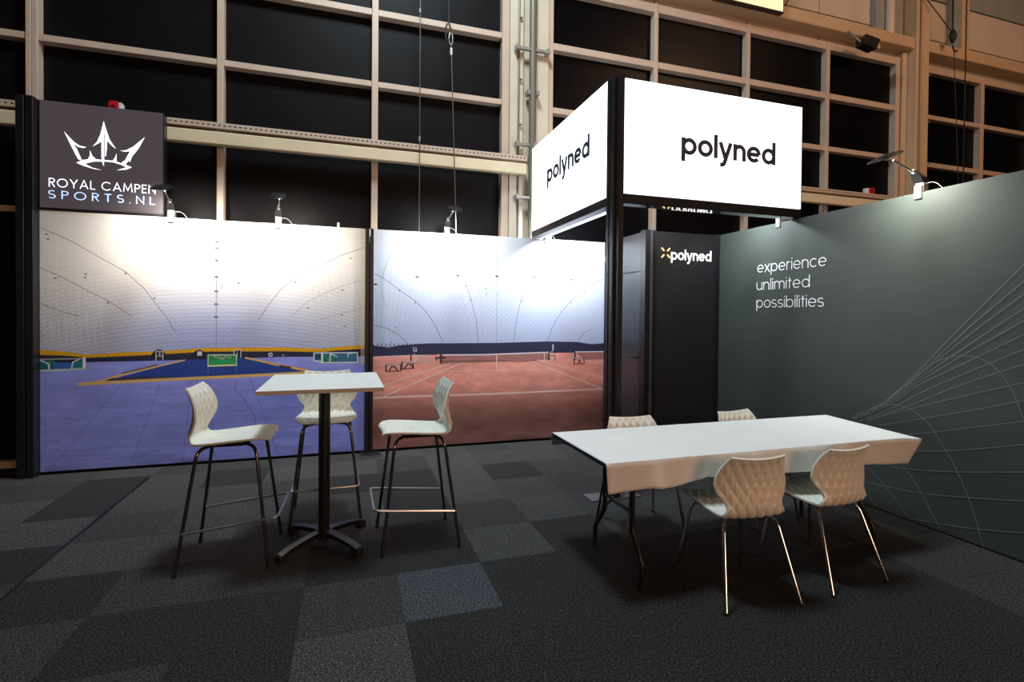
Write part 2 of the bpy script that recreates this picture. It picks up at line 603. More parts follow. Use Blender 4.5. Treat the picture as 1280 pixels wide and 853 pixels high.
def paint_hockey():
    c = Canvas(YM, -2.77, 0.172, 0.03, WT, 420)
    # dome skin: pale warm above, bluish low in the middle of the picture
    mid = np.exp(-((c.X+1.25)/1.05)**2)
    base = ramp(c.Z, [(1.15, (180, 180, 194)), (1.45, (196, 195, 198)), (1.8, (210, 207, 203)), (2.5, (222, 218, 212))])
    blue = ramp(c.Z, [(1.15, (148, 158, 204)), (1.38, (158, 167, 212)), (1.62, (194, 198, 222)), (1.95, (222, 218, 214)), (2.5, (228, 224, 218))])
    c.a[:] = base*(1-mid[..., None])+blue*mid[..., None]
    # quilted rows of the dome skin, fading upward and outward
    X, Z = c.X+1.22, c.Z-1.22
    zz = Z+0.10*X*X
    p = X/(0.062+.02*zz); q = zz/0.040
    l1 = np.abs(((p+q) % 1)-.5); l2 = np.abs(((p-q) % 1)-.5)
    net = np.clip(1-np.minimum(l1, l2)/.20, 0, 1)
    fade = np.clip(1.1-(c.Z-1.28)/.62, 0.05, 1)
    c.a *= (1-0.13*(net*fade))[..., None]
    c.a *= (1-0.07*np.clip(np.sin(zz/.040*2*PI), 0, 1)*np.clip(1.2-(c.Z-1.28)/.8, .12, 1))[..., None]
    dia = np.clip(1-np.maximum(l1, l2)*2, 0, 1)
    c.a += (0.05*dia*fade)[..., None]
    g = (92, 90, 92)
    for pts in ([(51, 285), (90, 302), (130, 325), (157, 340), (180, 361), (200, 387), (207, 395), (219, 415)],
                [(51, 335), (80, 348), (110, 364), (135, 376), (165, 396)], [(51, 380), (75, 389), (100, 396)],
                [(457, 309), (425, 320), (395, 335), (370, 347), (350, 363), (335, 382), (323, 400)]):
        c.line(pts, .006, g, .75)
    for pts in ([(457, 349), (430, 357), (405, 367), (385, 377), (365, 395)], [(457, 385), (425, 392), (400, 400)]):
        c.line(pts, .006, g, .4)
    for k in range(9):                     # faint hanging seams right and left
        x = 384+k*8
        c.line([(x, 330+k*2), (x+10, 380), (x+12, 428)], .004, g, .16)
        c.line([(56+k*8, 300+k*6), (52+k*9, 360), (57+k*9, 432)], .005, (235, 233, 230), .35)
    for (u, v) in ((106, 347), (107, 343), (58, 293), (60, 299), (69, 348), (135, 379), (157, 342), (193, 373), (298, 354), (369, 353), (428, 363), (438, 323), (431, 408), (427, 394), (385, 385)):
        c.dot(u, v, .013, .007, (70, 72, 76), .7)
    c.line([(271, 266), (270, 440)], .006, (105, 105, 112), .75)
    c.line([(268.5, 300), (267, 430)], .004, (150, 150, 155), .4)
    c.line([(273.5, 300), (272, 430)], .004, (150, 150, 155), .4)
    for v in (302.5, 310.5, 326, 346.5, 364.5, 380.5, 396.5):
        c.dot(271-(v-300)*.012, v, .02, .009, (64, 66, 78), .85)
    c.line([(276, 361), (279, 356)], .006, (80, 80, 84), .6)
    # far wall band
    navy = (38, 37, 60)
    c.poly([(45, 441), (52, 441), (80, 442), (107, 446), (190, 441), (260, 437), (350, 437), (403, 439), (457, 432), (457, 449), (300, 452), (110, 456), (45, 452)], navy)
    yel = (204, 152, 26)
    c.poly([(45, 437), (52, 437.6), (85, 440.3), (107, 443.8), (150, 441), (190, 439.6), (260, 435.4), (310, 434.5), (351, 434.5), (385, 435.5), (401, 436.6), (420, 434), (457, 431.2),
            (457, 436), (420, 438.5), (403, 440.5), (351, 439.5), (260, 439.8), (190, 443.9), (140, 446.2), (109, 447.5), (85, 445), (52, 444), (45, 443)], yel)
    for k in range(60):
        u = 52+k*6.8
        v = np.interp(u, [52, 107, 190, 260, 351, 401, 457], [441, 446, 442, 438, 437, 438.5, 433.5])
        c.line([(u, v-2), (u+3, v+2)], .006, (150, 104, 22), .5)
    for (u, r) in ((198.5, 9.5), (249, 9), (297.5, 7.5)):
        v = 448 if u < 260 else 446.5
        c.poly([(u+r*math.cos(t*PI/16), v-11*math.sin(t*PI/16)*r/9.5) for t in range(17)], (30, 30, 44))
    w = (205, 208, 222)
    c.line([(195, 451), (195, 439.6), (203.5, 439.6), (203.5, 450)], .009, w, .9); c.line([(195, 446), (203.5, 445.5)], .008, w, .8); c.line([(199.5, 441), (199.5, 444.5)], .012, w, .8)
    c.poly([(246.5, 439.5), (252.5, 439.3), (252.5, 444.8), (246.5, 445)], w, .9)
    c.line([(292.5, 448), (292.5, 438), (301, 437.5), (301, 447)], .009, w, .85); c.line([(296.5, 447), (296.5, 438)], .008, w, .7)
    c.dot(338, 443.6, .016, .016, (225, 226, 235), .9, ring=.005); c.dot(354, 444.4, .01, .01, (190, 192, 205), .7)
    # blue playing floor
    H = (c.Z < 1.2)
    floor_poly = [(45, 451), (55, 451), (107, 453), (190, 451.3), (240, 449.8), (305, 448), (351, 446.5), (457, 445.6), (470, 445.6), (470, 620), (40, 620)]
    c.poly(floor_poly, (132, 141, 220))
    n = fbm(c.X.shape, 14, 3, 2.6)
    m = (c.a[..., 2]-c.a[..., 0] > .15) & H
    tone = 0.90+0.2*n
    c.a[m] *= tone[m][:, None]
    deep = (38, 64, 140)
    c.poly([(126, 478), (234, 449.8), (307, 448), (386, 464.5), (300, 470)], deep)
    c.poly([(99, 481), (130, 474.2), (153, 467.2), (232, 449.6), (230.5, 451.6), (165, 466.5), (126, 478.2)], (205, 170, 96))
    c.line([(153, 467), (196, 456.5)], .012, (92, 50, 58), .9)
    c.line([(99, 480.6), (130, 478.6), (250, 472.8), (345, 468.2), (386, 466)], .030, (205, 168, 104))
    c.poly([(130, 476), (215, 472), (212, 470.5), (170, 471.5), (142, 473)], (36, 32, 50))
    c.line([(140, 474), (211, 471.6)], .012, (92, 66, 74), .8)
    c.line([(307, 447.6), (340, 454.6)], .020, (205, 165, 96)); c.line([(338, 454.5), (362, 459.5)], .026, (190, 150, 90)); c.line([(350, 458), (371, 461)], .02, (52, 38, 62), .9)
    c.line([(365, 459.8), (388, 464.5)], .024, (212, 168, 80))
    # perspective board joints
    for (a, b) in (((150, 482), (60, 590)), ((200, 480), (160, 590)), ((262, 476), (270, 588)), ((312, 472), (350, 575)), ((352, 470), (420, 567)), ((238, 478), (228, 590))):
        c.line([a, b], .006, (58, 58, 122), .35)
    c.line([(296, 475), (293, 486), (305, 500), (318, 520), (322, 545)], .008, (58, 58, 120), .4)
    for k in range(7):
        c.line([(60, 500+k*13), (440, 482+k*12)], .006, (70, 72, 142), .22)
    # goals
    wht = (212, 216, 224)
    c.poly([(45, 452), (62, 451), (62, 461.6), (45, 463)], (26, 92, 104)); c.poly([(63, 450), (67, 450), (67, 461.5), (63, 461.8)], (28, 96, 60))
    c.poly([(67, 451), (91, 451), (91, 461), (67, 461.5)], (46, 96, 168)); c.poly([(91, 451), (103, 450.5), (103, 460), (91, 460.8)], (40, 108, 132))
    c.poly([(67, 449.5), (95, 449.5), (92, 453.5), (70, 453.5)], (34, 36, 48))
    c.line([(45, 449.5), (104, 448.6)], .012, (150, 155, 160)); c.line([(105.2, 448.2), (105.2, 460.8)], .024, wht)
    c.line([(45, 464), (80, 463), (105, 460.8)], .014, (170, 200, 160)); c.line([(89.5, 461.4), (91, 453), (100, 448.8)], .010, wht); c.line([(61.5, 461.5), (60.5, 455), (50, 450.6)], .010, wht)
    c.poly([(260.3, 444.5), (295, 444.2), (295, 456.5), (260.3, 457.5)], (34, 128, 82))
    c.poly([(262, 452), (280, 449), (294, 451), (294, 455), (262, 456)], (46, 150, 92), .7)
    for (u, v) in ((269, 446), (274, 447.5), (282, 446), (287, 447), (278, 448.6)):
        c.dot(u, v, .018, .011, (176, 146, 120), .8)
    c.line([(260, 457.8), (260, 444), (295.3, 443.8), (295.3, 456.8)], .011, (170, 196, 176)); c.line([(260, 457.8), (295.3, 456.6)], .016, (206, 214, 150))
    c.line([(260, 458), (260, 466)], .007, (120, 150, 200), .6); c.line([(295.3, 457), (295.3, 465)], .007, (120, 150, 200), .6)
    c.poly([(392, 441.5), (403, 441.5), (403, 450), (392, 450.6)], (32, 72, 92)); c.poly([(403, 442), (447, 441.5), (447, 452), (403, 453.5)], (56, 100, 130))
    c.poly([(404, 446), (412, 443), (420, 444), (420, 453), (404, 453.3)], (36, 110, 92))
    c.line([(392.3, 451), (392.3, 441.6), (446.5, 441), (447, 453.6)], .011, wht); c.line([(402.5, 453.6), (402.5, 442)], .02, wht); c.line([(392, 450.8), (402, 453.4), (447, 453.4)], .012, (190, 210, 190))
    c.line([(412, 452), (413, 443)], .012, wht); c.line([(413, 442), (421, 446.2)], .009, wht); c.line([(434.5, 446.5), (435, 442.4), (445, 441.2)], .009, wht)
    # beige hem at the right border
    c.poly([(450.5, 280), (460, 280), (460, 455), (450.5, 455)], (214, 200, 160), .55)
    return c.material('hockey_hall_print')


def paint_tennis():
    c = Canvas(YM, 0.262, 3.135, 0.03, WT, 420)
    c.a[:] = ramp(c.Z, [(1.2, (176, 190, 224)), (1.6, (192, 204, 230)), (2.0, (210, 218, 234)), (2.5, (222, 227, 236))])
    X, Z = c.X-1.85, c.Z-1.25
    rad = 1+0.7*np.clip(Z, 0, 2)
    p = X/(.055*rad); q = (Z+.07*X*X)/(.042*rad)
    l1 = np.abs(((p+q) % 1)-.5); l2 = np.abs(((p-q) % 1)-.5)
    net = np.clip(1-np.minimum(l1, l2)/.17, 0, 1)
    c.a *= (1-.075*net*np.clip(1.1-(c.Z-1.3)/1.0, .1, 1))[..., None]
    Z5 = lambda L: [(460+a/5.33, 280+b/5.33) for a, b in L]
    Z6 = lambda L: [(610+a/5.684, 290+b/5.684) for a, b in L]
    Z7 = lambda L: [(460+a/5.684, 420+b/5.684) for a, b in L]
    Z8 = lambda L: [(605+a/6.09, 420+b/6.09) for a, b in L]
    g = (78, 84, 104)
    for L in ([(45, 330), (120, 375), (210, 440), (310, 510), (390, 590), (450, 680), (500, 790)],
              [(555, 215), (600, 285), (650, 390), (690, 520), (720, 640), (735, 790)],
              [(40, 675), (120, 695), (200, 735), (265, 800)]):
        c.line(Z5(L), .0065, g, .72)
    for L in ([(335, 265), (270, 370), (225, 520), (195, 660), (182, 780)], [(818, 333), (700, 400), (580, 500), (500, 600), (450, 690), (425, 770)], [(735, 690), (680, 720), (640, 770)]):
        c.line(Z6(L), .0065, g, .65)
    c.line([(621.5, 300), (620.5, 428)], .005, g, .4)
    for L in ([(690, 260), (740, 420), (760, 560), (765, 780)], [(600, 420), (650, 560), (675, 760)]):
        c.line(Z5(L), .004, g, .2)
    for k in range(6):
        c.line(Z5([(180-k*18, 130+k*40), (110-k*8, 300+k*30), (70+k*14, 560)]), .004, g, .16)
    for (u, v) in Z5([(327, 354), (598, 345), (50, 404)])+Z6([(62, 316), (328, 320), (592, 340)]):
        c.dot(u, v, .021, .011, (66, 68, 76), .9)
    for (u, v) in Z5([(207, 445), (315, 525), (650, 415), (683, 505), (183, 690), (155, 790), (785, 432), (790, 470)])+Z6([(590, 505), (690, 425), (280, 370), (240, 490)]):
        c.dot(u, v, .008, .01, g, .6)
    # dark quilted wall foot
    c.poly([(465, 432), (486, 434.8), (499, 432), (535, 429.5), (619.5, 429), (684, 427), (722, 427.8), (740, 430.7), (756, 429), (756, 442), (600, 446), (465, 448)], (50, 52, 80))
    for k in range(58):
        u = 466+k*5.2
        c.line([(u, 430), (u+7, 441)], .007, (36, 37, 62), .6); c.line([(u+7, 430), (u, 441)], .007, (36, 37, 62), .6)
    c.line([(486, 434), (486, 436)], .004, g, .4)
    # clay floor
    clay0 = c.a.copy()
    c.poly([(462, 446), (530, 443.2), (620, 443), (687, 441.5), (757, 440.6), (760, 620), (455, 620)], (165, 112, 102))
    m = np.abs(c.a-clay0).sum(-1) > .08
    n = fbm(c.X.shape, 12, 5, 2.2); n2 = fbm(c.X.shape, 45, 9, 2.0)
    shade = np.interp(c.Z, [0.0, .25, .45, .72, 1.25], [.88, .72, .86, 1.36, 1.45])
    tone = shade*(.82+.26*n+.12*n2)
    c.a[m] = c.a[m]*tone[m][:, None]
    wl = (226, 196, 188)
    c.line([(462, 497.8), (540, 495), (614.8, 492.7), (700, 488.8), (756, 486.4)], .020, wl, .95)
    c.line([(478.5, 496.5), (535, 472), (592, 447.3)], .013, wl, .9); c.line([(462, 488.5), (478.5, 481.6), (586.7, 447.3)], .012, wl, .85)
    c.line([(751.5, 485.6), (647.7, 445.5)], .015, wl, .92); c.line([(757, 473.5), (682, 452.8), (659, 446.6)], .012, wl, .85)
    c.line([(556, 465.2), (615, 463), (688, 461.8)], .007, wl, .75)
    c.line([(731, 451.5), (757, 454.5)], .008, wl, .7)
    c.line([(464, 457.6), (485, 456.6)], .006, wl, .5)
    c.dot(623.5, 491.5, .012, .008, wl)
    # nets
    c.poly([(548, 444.5), (685.5, 440.8), (688, 450.5), (550, 455)], (66, 44, 52), .42)
    c.poly([(719.5, 440.4), (756, 440), (756, 449.6), (730, 450)], (66, 44, 52), .42)
    c.line([(467, 446.8), (532, 443.6)], .010, (205, 205, 215), .8)
    c.line([(555, 444), (605, 443.6), (640, 442.4), (685.5, 440.6)], .014, (222, 222, 228))
    c.line([(719.5, 440.2), (757, 439.8)], .014, (222, 222, 228))
    c.line([(550, 451.8), (605, 451.6), (620, 451), (650, 452.6), (672, 450.6)], .007, (56, 38, 46), .8)
    c.line([(620.6, 443), (621, 463.6)], .013, wl); c.line([(680.5, 441.5), (680.5, 450.6)], .012, wl, .9); c.line([(671.5, 450.7), (688, 450.7)], .011, wl, .9)
    dk = (44, 44, 58)
    c.line([(686, 443), (686, 450)], .018, dk)
    c.line(Z8([(525, 70), (525, 105)]), .02, (198, 190, 186)); c.line(Z8([(525, 105), (505, 140), (520, 185)]), .012, (190, 180, 180)); c.line(Z8([(500, 150), (540, 150), (540, 185)]), .014, (120, 104, 112))
    c.line(Z8([(692, 130), (692, 180)]), .02, dk)
    for (x0, y0) in ((685, 172), ):
        c.line(Z8([(x0, y0), (x0+62, y0)]), .02, (172, 162, 172)); c.line(Z8([(x0, y0), (x0, y0+40)]), .014, dk); c.line(Z8([(x0+30, y0+40), (x0+40, y0+8), (x0+55, y0+40)]), .012, dk); c.line(Z8([(x0+72, y0), (x0+78, y0+36)]), .012, dk)
        c.line(Z8([(x0+6, y0+42), (x0+76, y0+42)]), .012, (96, 54, 48), .7)
    for (x0, y0, w) in ((128, 208, 106), (240, 190, 80)):
        c.line(Z7([(x0, y0), (x0+w, y0-2)]), .016, (158, 150, 162)); c.line(Z7([(x0, y0), (x0, y0+46)]), .016, dk); c.line(Z7([(x0+w, y0), (x0+w, y0+36)]), .016, dk)
        c.line(Z7([(x0+18, y0+44), (x0+42, y0+12), (x0+62, y0+12), (x0+84, y0+42)][:4]), .014, dk); c.line(Z7([(x0+6, y0+46), (x0+w-6, y0+42)]), .012, (84, 46, 44), .8)
    c.line(Z7([(305, 110), (305, 175)]), .016, dk); c.line(Z7([(322, 82), (326, 110), (345, 108), (340, 84)]), .012, (196, 188, 192))
    for k in range(7):
        x0 = 318+k*20
        c.line(Z7([(x0+14, 128), (x0, 190)]), .008, (188, 176, 180), .85); c.line(Z7([(x0+2, 150), (x0+16, 196)]), .008, (168, 150, 156), .8)
    c.line(Z7([(322, 190), (360, 140)]), .012, (210, 202, 204)); c.line(Z7([(340, 130), (480, 130)]), .018, dk, .8)
    c.line(Z7([(480, 160), (550, 155)]), .02, dk, .9); c.line(Z7([(519, 130), (519, 192)]), .02, dk); c.line(Z7([(486, 150), (486, 176)]), .012, dk)
    return c.material('tennis_hall_print')


# ------------------------------------------------------------------ floor
fl = MB().box((-7.5, -4.0, -0.12), (14.0, 7.0, -0.012)).build('floor', M['seam'])
tag(fl, kind='structure')
TW = 0.512
X0, Y0 = 0.278, 2.605
tone_at = {(0, 0): 'blue', (-1, -1): 'warm', (-4, 2): 'light', (-3, 2): 'light', (1, 1): 'light', (2, 2): 'light', (-1, 2): 'mid2',
           (0, 1): 'dark', (0, -1): 'dark', (2, 1): 'dark', (2, 4): 'dark', (0, 4): 'dark', (-5, 4): 'dark', (-5, 2): 'dark', (-4, 1): 'dark',
           (-5, 3): 'light', (-6, 4): 'light', (-6, 3): 'light', (-1, 0): 'mid', (-2, 0): 'dark', (-2, 1): 'mid', (1, 0): 'dark', (1, -1): 'dark', (3, 2): 'mid2', (1, 2): 'mid', (2, 3): 'mid2', (1, 4): 'light', (1, 3): 'light',
           (4, -1): 'dark', (5, -1): 'dark', (3, -1): 'dark', (6, -1): 'mid', (5, -2): 'dark', (4, -2): 'dark', (3, -2): 'dark', (2, -1): 'dark', (2, 0): 'dark', (3, 0): 'dark', (4, 0): 'dark', (5, 0): 'mid', (6, 0): 'mid2', (2, -2): 'dark', (1, -2): 'dark', (0, -2): 'dark', (6, -2): 'mid', (4, -3): 'dark', (5, -3): 'dark'}  # front-right tiles mostly dark: real tone differences plus light fall-off put into the colour
tile_mesh = {}
for i in range(-8, 8):
    for j in range(-4, 7):
        x0 = X0+TW*i; y0 = Y0+TW*j
        t = tone_at.get((i, j)) or random.choice(['mid', 'mid', 'mid2', 'mid2', 'dark', 'light'] if j > 0 else ['mid', 'mid2', 'dark', 'mid'])
        w = TW-0.001
        if x0 > 4.06: continue
        wx = min(w, 4.086-x0)
        hh = 0.012+random.uniform(-.0006, .0006)
        yw = w if j < 6 else 0.30
        key = (t, round(wx, 3), j == 6)
        if key not in tile_mesh:
            me = bpy.data.meshes.new('carpet_tile')
            b = MB().bbox((0, 0, -0.012), (wx, yw, 0), 0.0007)
            me.from_pydata(b.v, [], b.f); me.materials.append(TONES[t])
            tile_mesh[key] = me
        o = bpy.data.objects.new('carpet_tile', tile_mesh[key])
        COL.objects.link(o)
        o.parent = fl
        o.location = (x0+.0005, y0+.0005, random.uniform(-.0006, 0.0))
# joint strip along the carpet edge, two thin leads side by side
t = wthing('floor_cable', (-1.775, 3.4, 0), 'thin dark double cable lying along the carpet joint at the left', 'cable')
for dx in (-.008, .008):
    MB().tube([(-1.775+dx+0.004*math.sin(k*1.7+dx*300), 2.0+k*.24, .006) for k in range(16)], .0055, 6).build('strand', M['black_alu'], t, True)

# ------------------------------------------------------------------ hall facade behind the stand
YF, YG = 6.30, 6.42
TRAY_Y = 6.15
wb = MB()
wb.box((-7.5, 6.50, -0.1), (14.5, 6.62, 9.0))
wall_back = wb.build('wall_back', M['seam'])
tag(wall_back, kind='structure')


def window(name, xs, zs, pane):
    """xs: list of (x0,x1) mullion faces; zs: list of (z0,z1) transom faces"""
    w = wthing(name, (xs[0][0], YF, 0), kind='structure')
    for (a, b) in xs:
        MB().bbox((a, YF, zs[0][0]), (b, YG+.06, zs[-1][1]), .004).build('mullion', M['frame'], w)
    for k in range(len(xs)-1):
        xa, xb = xs[k][1], xs[k+1][0]
        for (z0, z1) in zs:
            MB().bbox((xa, YF+.012, z0), (xb, YG+.05, z1), .004).build('transom', M['frame'], w)
        for q in range(len(zs)-1):
            za, zb = zs[q][1], zs[q+1][0]
            MB().box((xa+.001, YG-.012, za+.001), (xb-.001, YG+.02, zb-.001)).build('pane', M[pane], w)
    return w


ZL = [(0.0, .07), (2.525, 2.583), (4.225, 4.292), (5.06, 5.135), (5.80, 5.90)]
window('window_1', [(-6.2, -6.13), (-4.6, -4.53), (-3.03, -2.985)], ZL, 'pane')
ZL2 = [(0.0, .07), (2.40, 2.46), (4.225, 4.292), (5.06, 5.135), (5.80, 5.90)]
window('window_2', [(-2.982, -2.934), (-1.366, -1.301), (.244, .317), (1.833, 1.928)], ZL2, 'pane')
ZR = [(0.0, .07), (2.30, 2.38), (3.44, 3.50), (4.205, 4.282), (5.03, 5.12), (5.80, 5.92)]
window('window_3', [(2.461, 2.529), (4.043, 4.101), (5.625, 5.68), (7.165, 7.228), (8.665, 8.755)], ZR, 'night_glass')
window('window_4', [(9.26, 9.336), (10.76, 10.844), (12.3, 12.38), (13.85, 13.93)], [(0.0, .07), (2.30, 2.38), (3.36, 3.43), (4.17, 4.25), (4.99, 5.065), (5.78, 5.89)], 'night_glass')

# steel column with services
def column(name, x0, x1, ztop, m, label):
    c = wthing(name, (x0, YF, 0), kind='structure')
    MB().bbox((x0, YF-.02, 0), (x0+(x1-x0)*.34, YG+.05, ztop), .004).build('flange', m, c)
    MB().bbox((x0+(x1-x0)*.34+.012, YF+.03, 0), (x1-(x1-x0)*.34, YG+.05, ztop), .003).build('web', m, c)
    MB().bbox((x1-(x1-x0)*.34+.006, YF-.02, 0), (x1, YG+.05, ztop), .004).build('flange', m, c)
    return c


c1 = column('column_1', 1.932, 2.458, 9.0, M['cream'], '')
for z in (5.33, 4.55, 3.98):
    MB().tube([(2.045, YF-.045, z), (2.085, YF-.045, z)], .014, 8).build('bolt', M['pipe'], c1)
p = wthing('conduit_pipe', (2.20, YF-.07, 0), 'grey vertical conduit pipe on the cream hall column', 'pipe')
MB().tube([(2.215, YF-.075, 0.02), (2.215, YF-.075, 9.0)], .045, 14).build('pipe', M['pipe'], p, True)
for z, a, b in ((4.93, -.21, .20), (4.38, -.06, .06), (3.72, -.2, .03), (3.05, -.2, .02)):
    k = MB().bbox((2.215+a, YF-.10, z-.018), (2.215+b, YF-.05, z+.018), .004)
    for e in (a, b):
        k.bbox((2.215+e-.022, YF-.125, z-.035), (2.215+e+.022, YF-.02, z+.03), .005)
    k.build('clamp', M['galv'], p)
MB().tube([(2.046, YF-.032, 0.02), (2.046, YF-.032, 9.0)], .012, 8).build('thin_pipe', M['pipe'], p, True)
c2 = wthing('column_2', (8.79, YF, 0), kind='structure')
MB().bbox((8.785, YF-.02, 0), (8.885, YG+.05, 6.0), .004).build('flange', M['beige'], c2)
MB().bbox((8.897, 6.14, 0), (9.19, YG+.05, 9.0), .006).build('column_face', M['beige'], c2)
MB().bbox((9.197, YF-.01, 0), (9.25, YG+.05, 6.0), .004).build('flange', M['beige'], c2)
for z in (5.62, 4.84, 4.15):
    MB().tube([(9.185, 6.132, z), (9.21, 6.132, z)], .018, 8).build('bolt', M['pipe'], c2)
jb = MB().bbox((8.92, 6.06, 3.48), (9.07, 6.138, 3.66), .008).build('junction_box', M['pipe'], origin=(8.98, YF-.05, 3.48))
tag(jb, 'small grey junction box low on the right hall column', 'junction box')
p = wthing('conduit_line', (8.93, YF-.03, 3.66), 'thin dark conduit line running up the right hall column above the junction box', 'pipe')
MB().tube([(8.965, 6.125, 3.66), (8.965, 6.125, 9.0)], .012, 8).build('pipe', M['pipe'], p, True)

# gutter beam and perforated tray, left run and right run
def tray(name, x0, x1, mt, lab):
    t_ = wthing(name, (x0, TRAY_Y, 3.48), lab, 'cable tray')
    MB().bbox((x0, TRAY_Y, 3.492), (x1, TRAY_Y+.012, 3.556), .003).build('side_rail', mt, t_)
    MB().box((x0, TRAY_Y+.012, 3.492), (x1, TRAY_Y+.10, 3.498)).build('tray_floor', mt, t_)
    h = MB()
    n = int((x1-x0)/.05)
    for k in range(n):
        x = x0+.03+k*.05
        h.box((x, TRAY_Y-.0015, 3.520), (x+.022, TRAY_Y+.002, 3.532))
    tag(h.build('slot', M['seam'], t_), kind='stuff')
    return t_


tray('cable_tray', -6.2, 2.13, M['frame'], 'perforated pale cable tray running above the hall beam at the left')
tray('cable_tray', 4.2, 8.66, M['frame'], 'short run of brownish cable tray seen to the right of the big white sign')
for nm, x0, x1 in (('trim_1', -6.2, 2.13), ('trim_2', 4.2, 8.66)):
    b = MB().bbox((x0, TRAY_Y+.01, 3.325), (x1, TRAY_Y+.095, 3.466), .012).build(nm, M['cream_beam'])
    tag(b, kind='structure')

# head beam, cladding and posts of the upper wall
tag(MB().bbox((2.5, 6.17, 6.03), (8.893, 6.40, 6.21), .008).build('trim_3', M['beige']), kind='structure')
tag(MB().bbox((9.195, 6.17, 6.03), (14.2, 6.40, 6.21), .008).build('trim_4', M['beige']), kind='structure')
clad = wthing('wall_upper', (2.5, 6.4, 6.2), kind='structure')
xs = [2.5, 4.1, 5.7, 7.1, 8.18, 9.25, 9.95, 11.9, 14.2]
for k in range(len(xs)-1):
    MB().bbox((xs[k]+.008, 6.40, 5.92), (xs[k+1]-.008, 6.48, 6.395), .006).build('cladding_panel', M['clad'], clad)
    MB().bbox((xs[k]+.008, 6.395, 6.41), (xs[k+1]-.008, 6.48, 7.08), .006).build('cladding_panel', M['clad'], clad)
    MB().bbox((xs[k]+.008, 6.39, 7.10), (xs[k+1]-.008, 6.48, 7.62), .006).build('cladding_panel', M['clad_grey'], clad)
    MB().bbox((xs[k]+.008, 6.39, 7.64), (xs[k+1]-.008, 6.48, 8.95), .006).build('cladding_panel', M['clad_grey'], clad)
for x0, x1, m in ((8.19, 8.38, 'clad_grey'), (8.60, 8.79, 'clad_grey'), (9.97, 10.22, 'clad_grey'), (10.225, 10.42, 'beige')):
    MB().bbox((x0, YF, 6.212), (x1, 6.39, 8.9), .006).build('post', M[m], clad)
p = MB().tube([(8.485, 6.30, 6.215), (8.485, 6.30, 8.9)], .075, 14).build('downpipe', M['cream'], smooth=True, origin=(8.485, 6.30, 6.215))
tag(p, 'round beige downpipe between the posts above the hall windows', 'pipe')

# lit hall sign cut by the upper picture edge
e = wthing('hall_lightbox', (5.0, 6.1, 6.03), 'yellow lit sign box mounted on the beam at the top of the picture', 'sign')
MB().bbox((4.86, 6.09, 6.035), (6.085, 6.165, 6.70), .006).build('frame', M['black_metal'], e)
MB().box((4.88, 6.082, 6.06), (6.06, 6.0895, 6.68)).build('lit_face', M['exit'], e)
MB().prism([(5.50, 6.079, 6.13), (5.535, 6.079, 6.115), (5.66, 6.079, 6.28), (5.62, 6.079, 6.30)], (0, .003, 0)).build('mark', M['ink'], e)

# black floodlight on the beam
f = wthing('floodlight', (7.85, 6.05, 5.9), 'black floodlight box clamped to the beam over the hall windows', 'floodlight')
bm_ = MB().prism([(7.50, 5.95, 5.86), (7.54, 5.95, 5.92), (7.83, 5.95, 5.89), (7.76, 5.95, 5.73), (7.51, 5.95, 5.77)], (0, .15, 0))
bm_.build('housing', M['black_metal'], f)
MB().tube([(7.50, 6.02, 5.83), (7.43, 6.03, 5.88), (7.43, 6.165, 6.05)], .016, 8).build('bracket', M['galv'], f)
MB().prism([(7.795, 5.97, 5.79), (7.84, 5.97, 5.85), (7.86, 5.97, 5.76), (7.80, 5.97, 5.75)], (0, .08, 0)).build('shield', M['beige'], f)

# red boxes on the tray
def red_box(x0, x1, z0, z1, side, lab):
    r = wthing('call_point', ((x0+x1)/2, 6.17, z0), lab, 'alarm box', 'red boxes on the cable tray')
    w = x1-x0
    MB().bbox((x0, 6.155, z0), (x1-.0*w, 6.23, z1), .006).build('housing', M['red'], r)
    xa, xb = (x1+.001, x1+.03) if side > 0 else (x0-.05, x0-.001)
    MB().bbox((xa, 6.16, z0), (xb, 6.23, z1-.01), .004).build('end_cap', M['white_plain'], r)
    MB().box((x0+.25*w, 6.152, z0+.3*(z1-z0)), (x0+.7*w, 6.1545, z0+.6*(z1-z0))).build('window', mat('dark_red', (120, 16, 20), .4), r)
    return r


red_box(-2.295, -2.21, 3.557, 3.66, 1, 'small red alarm box peeking over the dark crown sign')
red_box(7.92, 8.04, 3.557, 3.65, -1, 'small red alarm box on the tray right of the white sign, above the green wall')

# hanging wire ropes and hoist
def rope(name, pts, r, lab, m='cable', cat='cable', group=None):
    k = wthing(name, pts[-1], lab, cat, group)
    MB().tube(pts, r, 6).build('wire', M[m], k, True)
    return k


k = rope('wire_rope', [(.766, 6.03, 9), (.77, 6.03, 2.50)], .0055, 'plain thin wire rope hanging down to the tennis print, left of the pair', 'steel_rope')
MB().tube([(.766, 6.03, 5.02), (.766, 6.03, 5.07)], .014, 8).build('ferrule', M['galv'], k)
MB().tube([(.767, 6.03, 3.55), (.767, 6.03, 3.61)], .011, 8).build('ferrule', M['galv'], k)
k = rope('wire_rope', [(1.10, 6.03, 9), (1.10, 6.03, 4.95)], .007, 'wire rope with a black shackle hanging above the tennis print lamp', 'cable')
MB().tube([(1.10+.032*math.cos(a*PI/6)-.008, 6.03, 4.86+.10*math.sin(a*PI/6)) for a in range(12)], .010, 6, closed=True).build('shackle', M['cable'], k, True)
MB().tube([(1.125+.022*math.cos(a*PI/6), 6.03, 4.79+.07*math.sin(a*PI/6)) for a in range(12)], .007, 6, closed=True).build('shackle', M['galv'], k, True)
MB().tube([(1.13, 6.03, 4.72), (1.205, 6.03, 2.50)], .006, 6).build('wire', M['steel_rope'], k, True)
MB().tube([(1.131, 6.03, 4.60), (1.130, 6.03, 4.68)], .014, 8).build('ferrule', M['white_plain'], k)
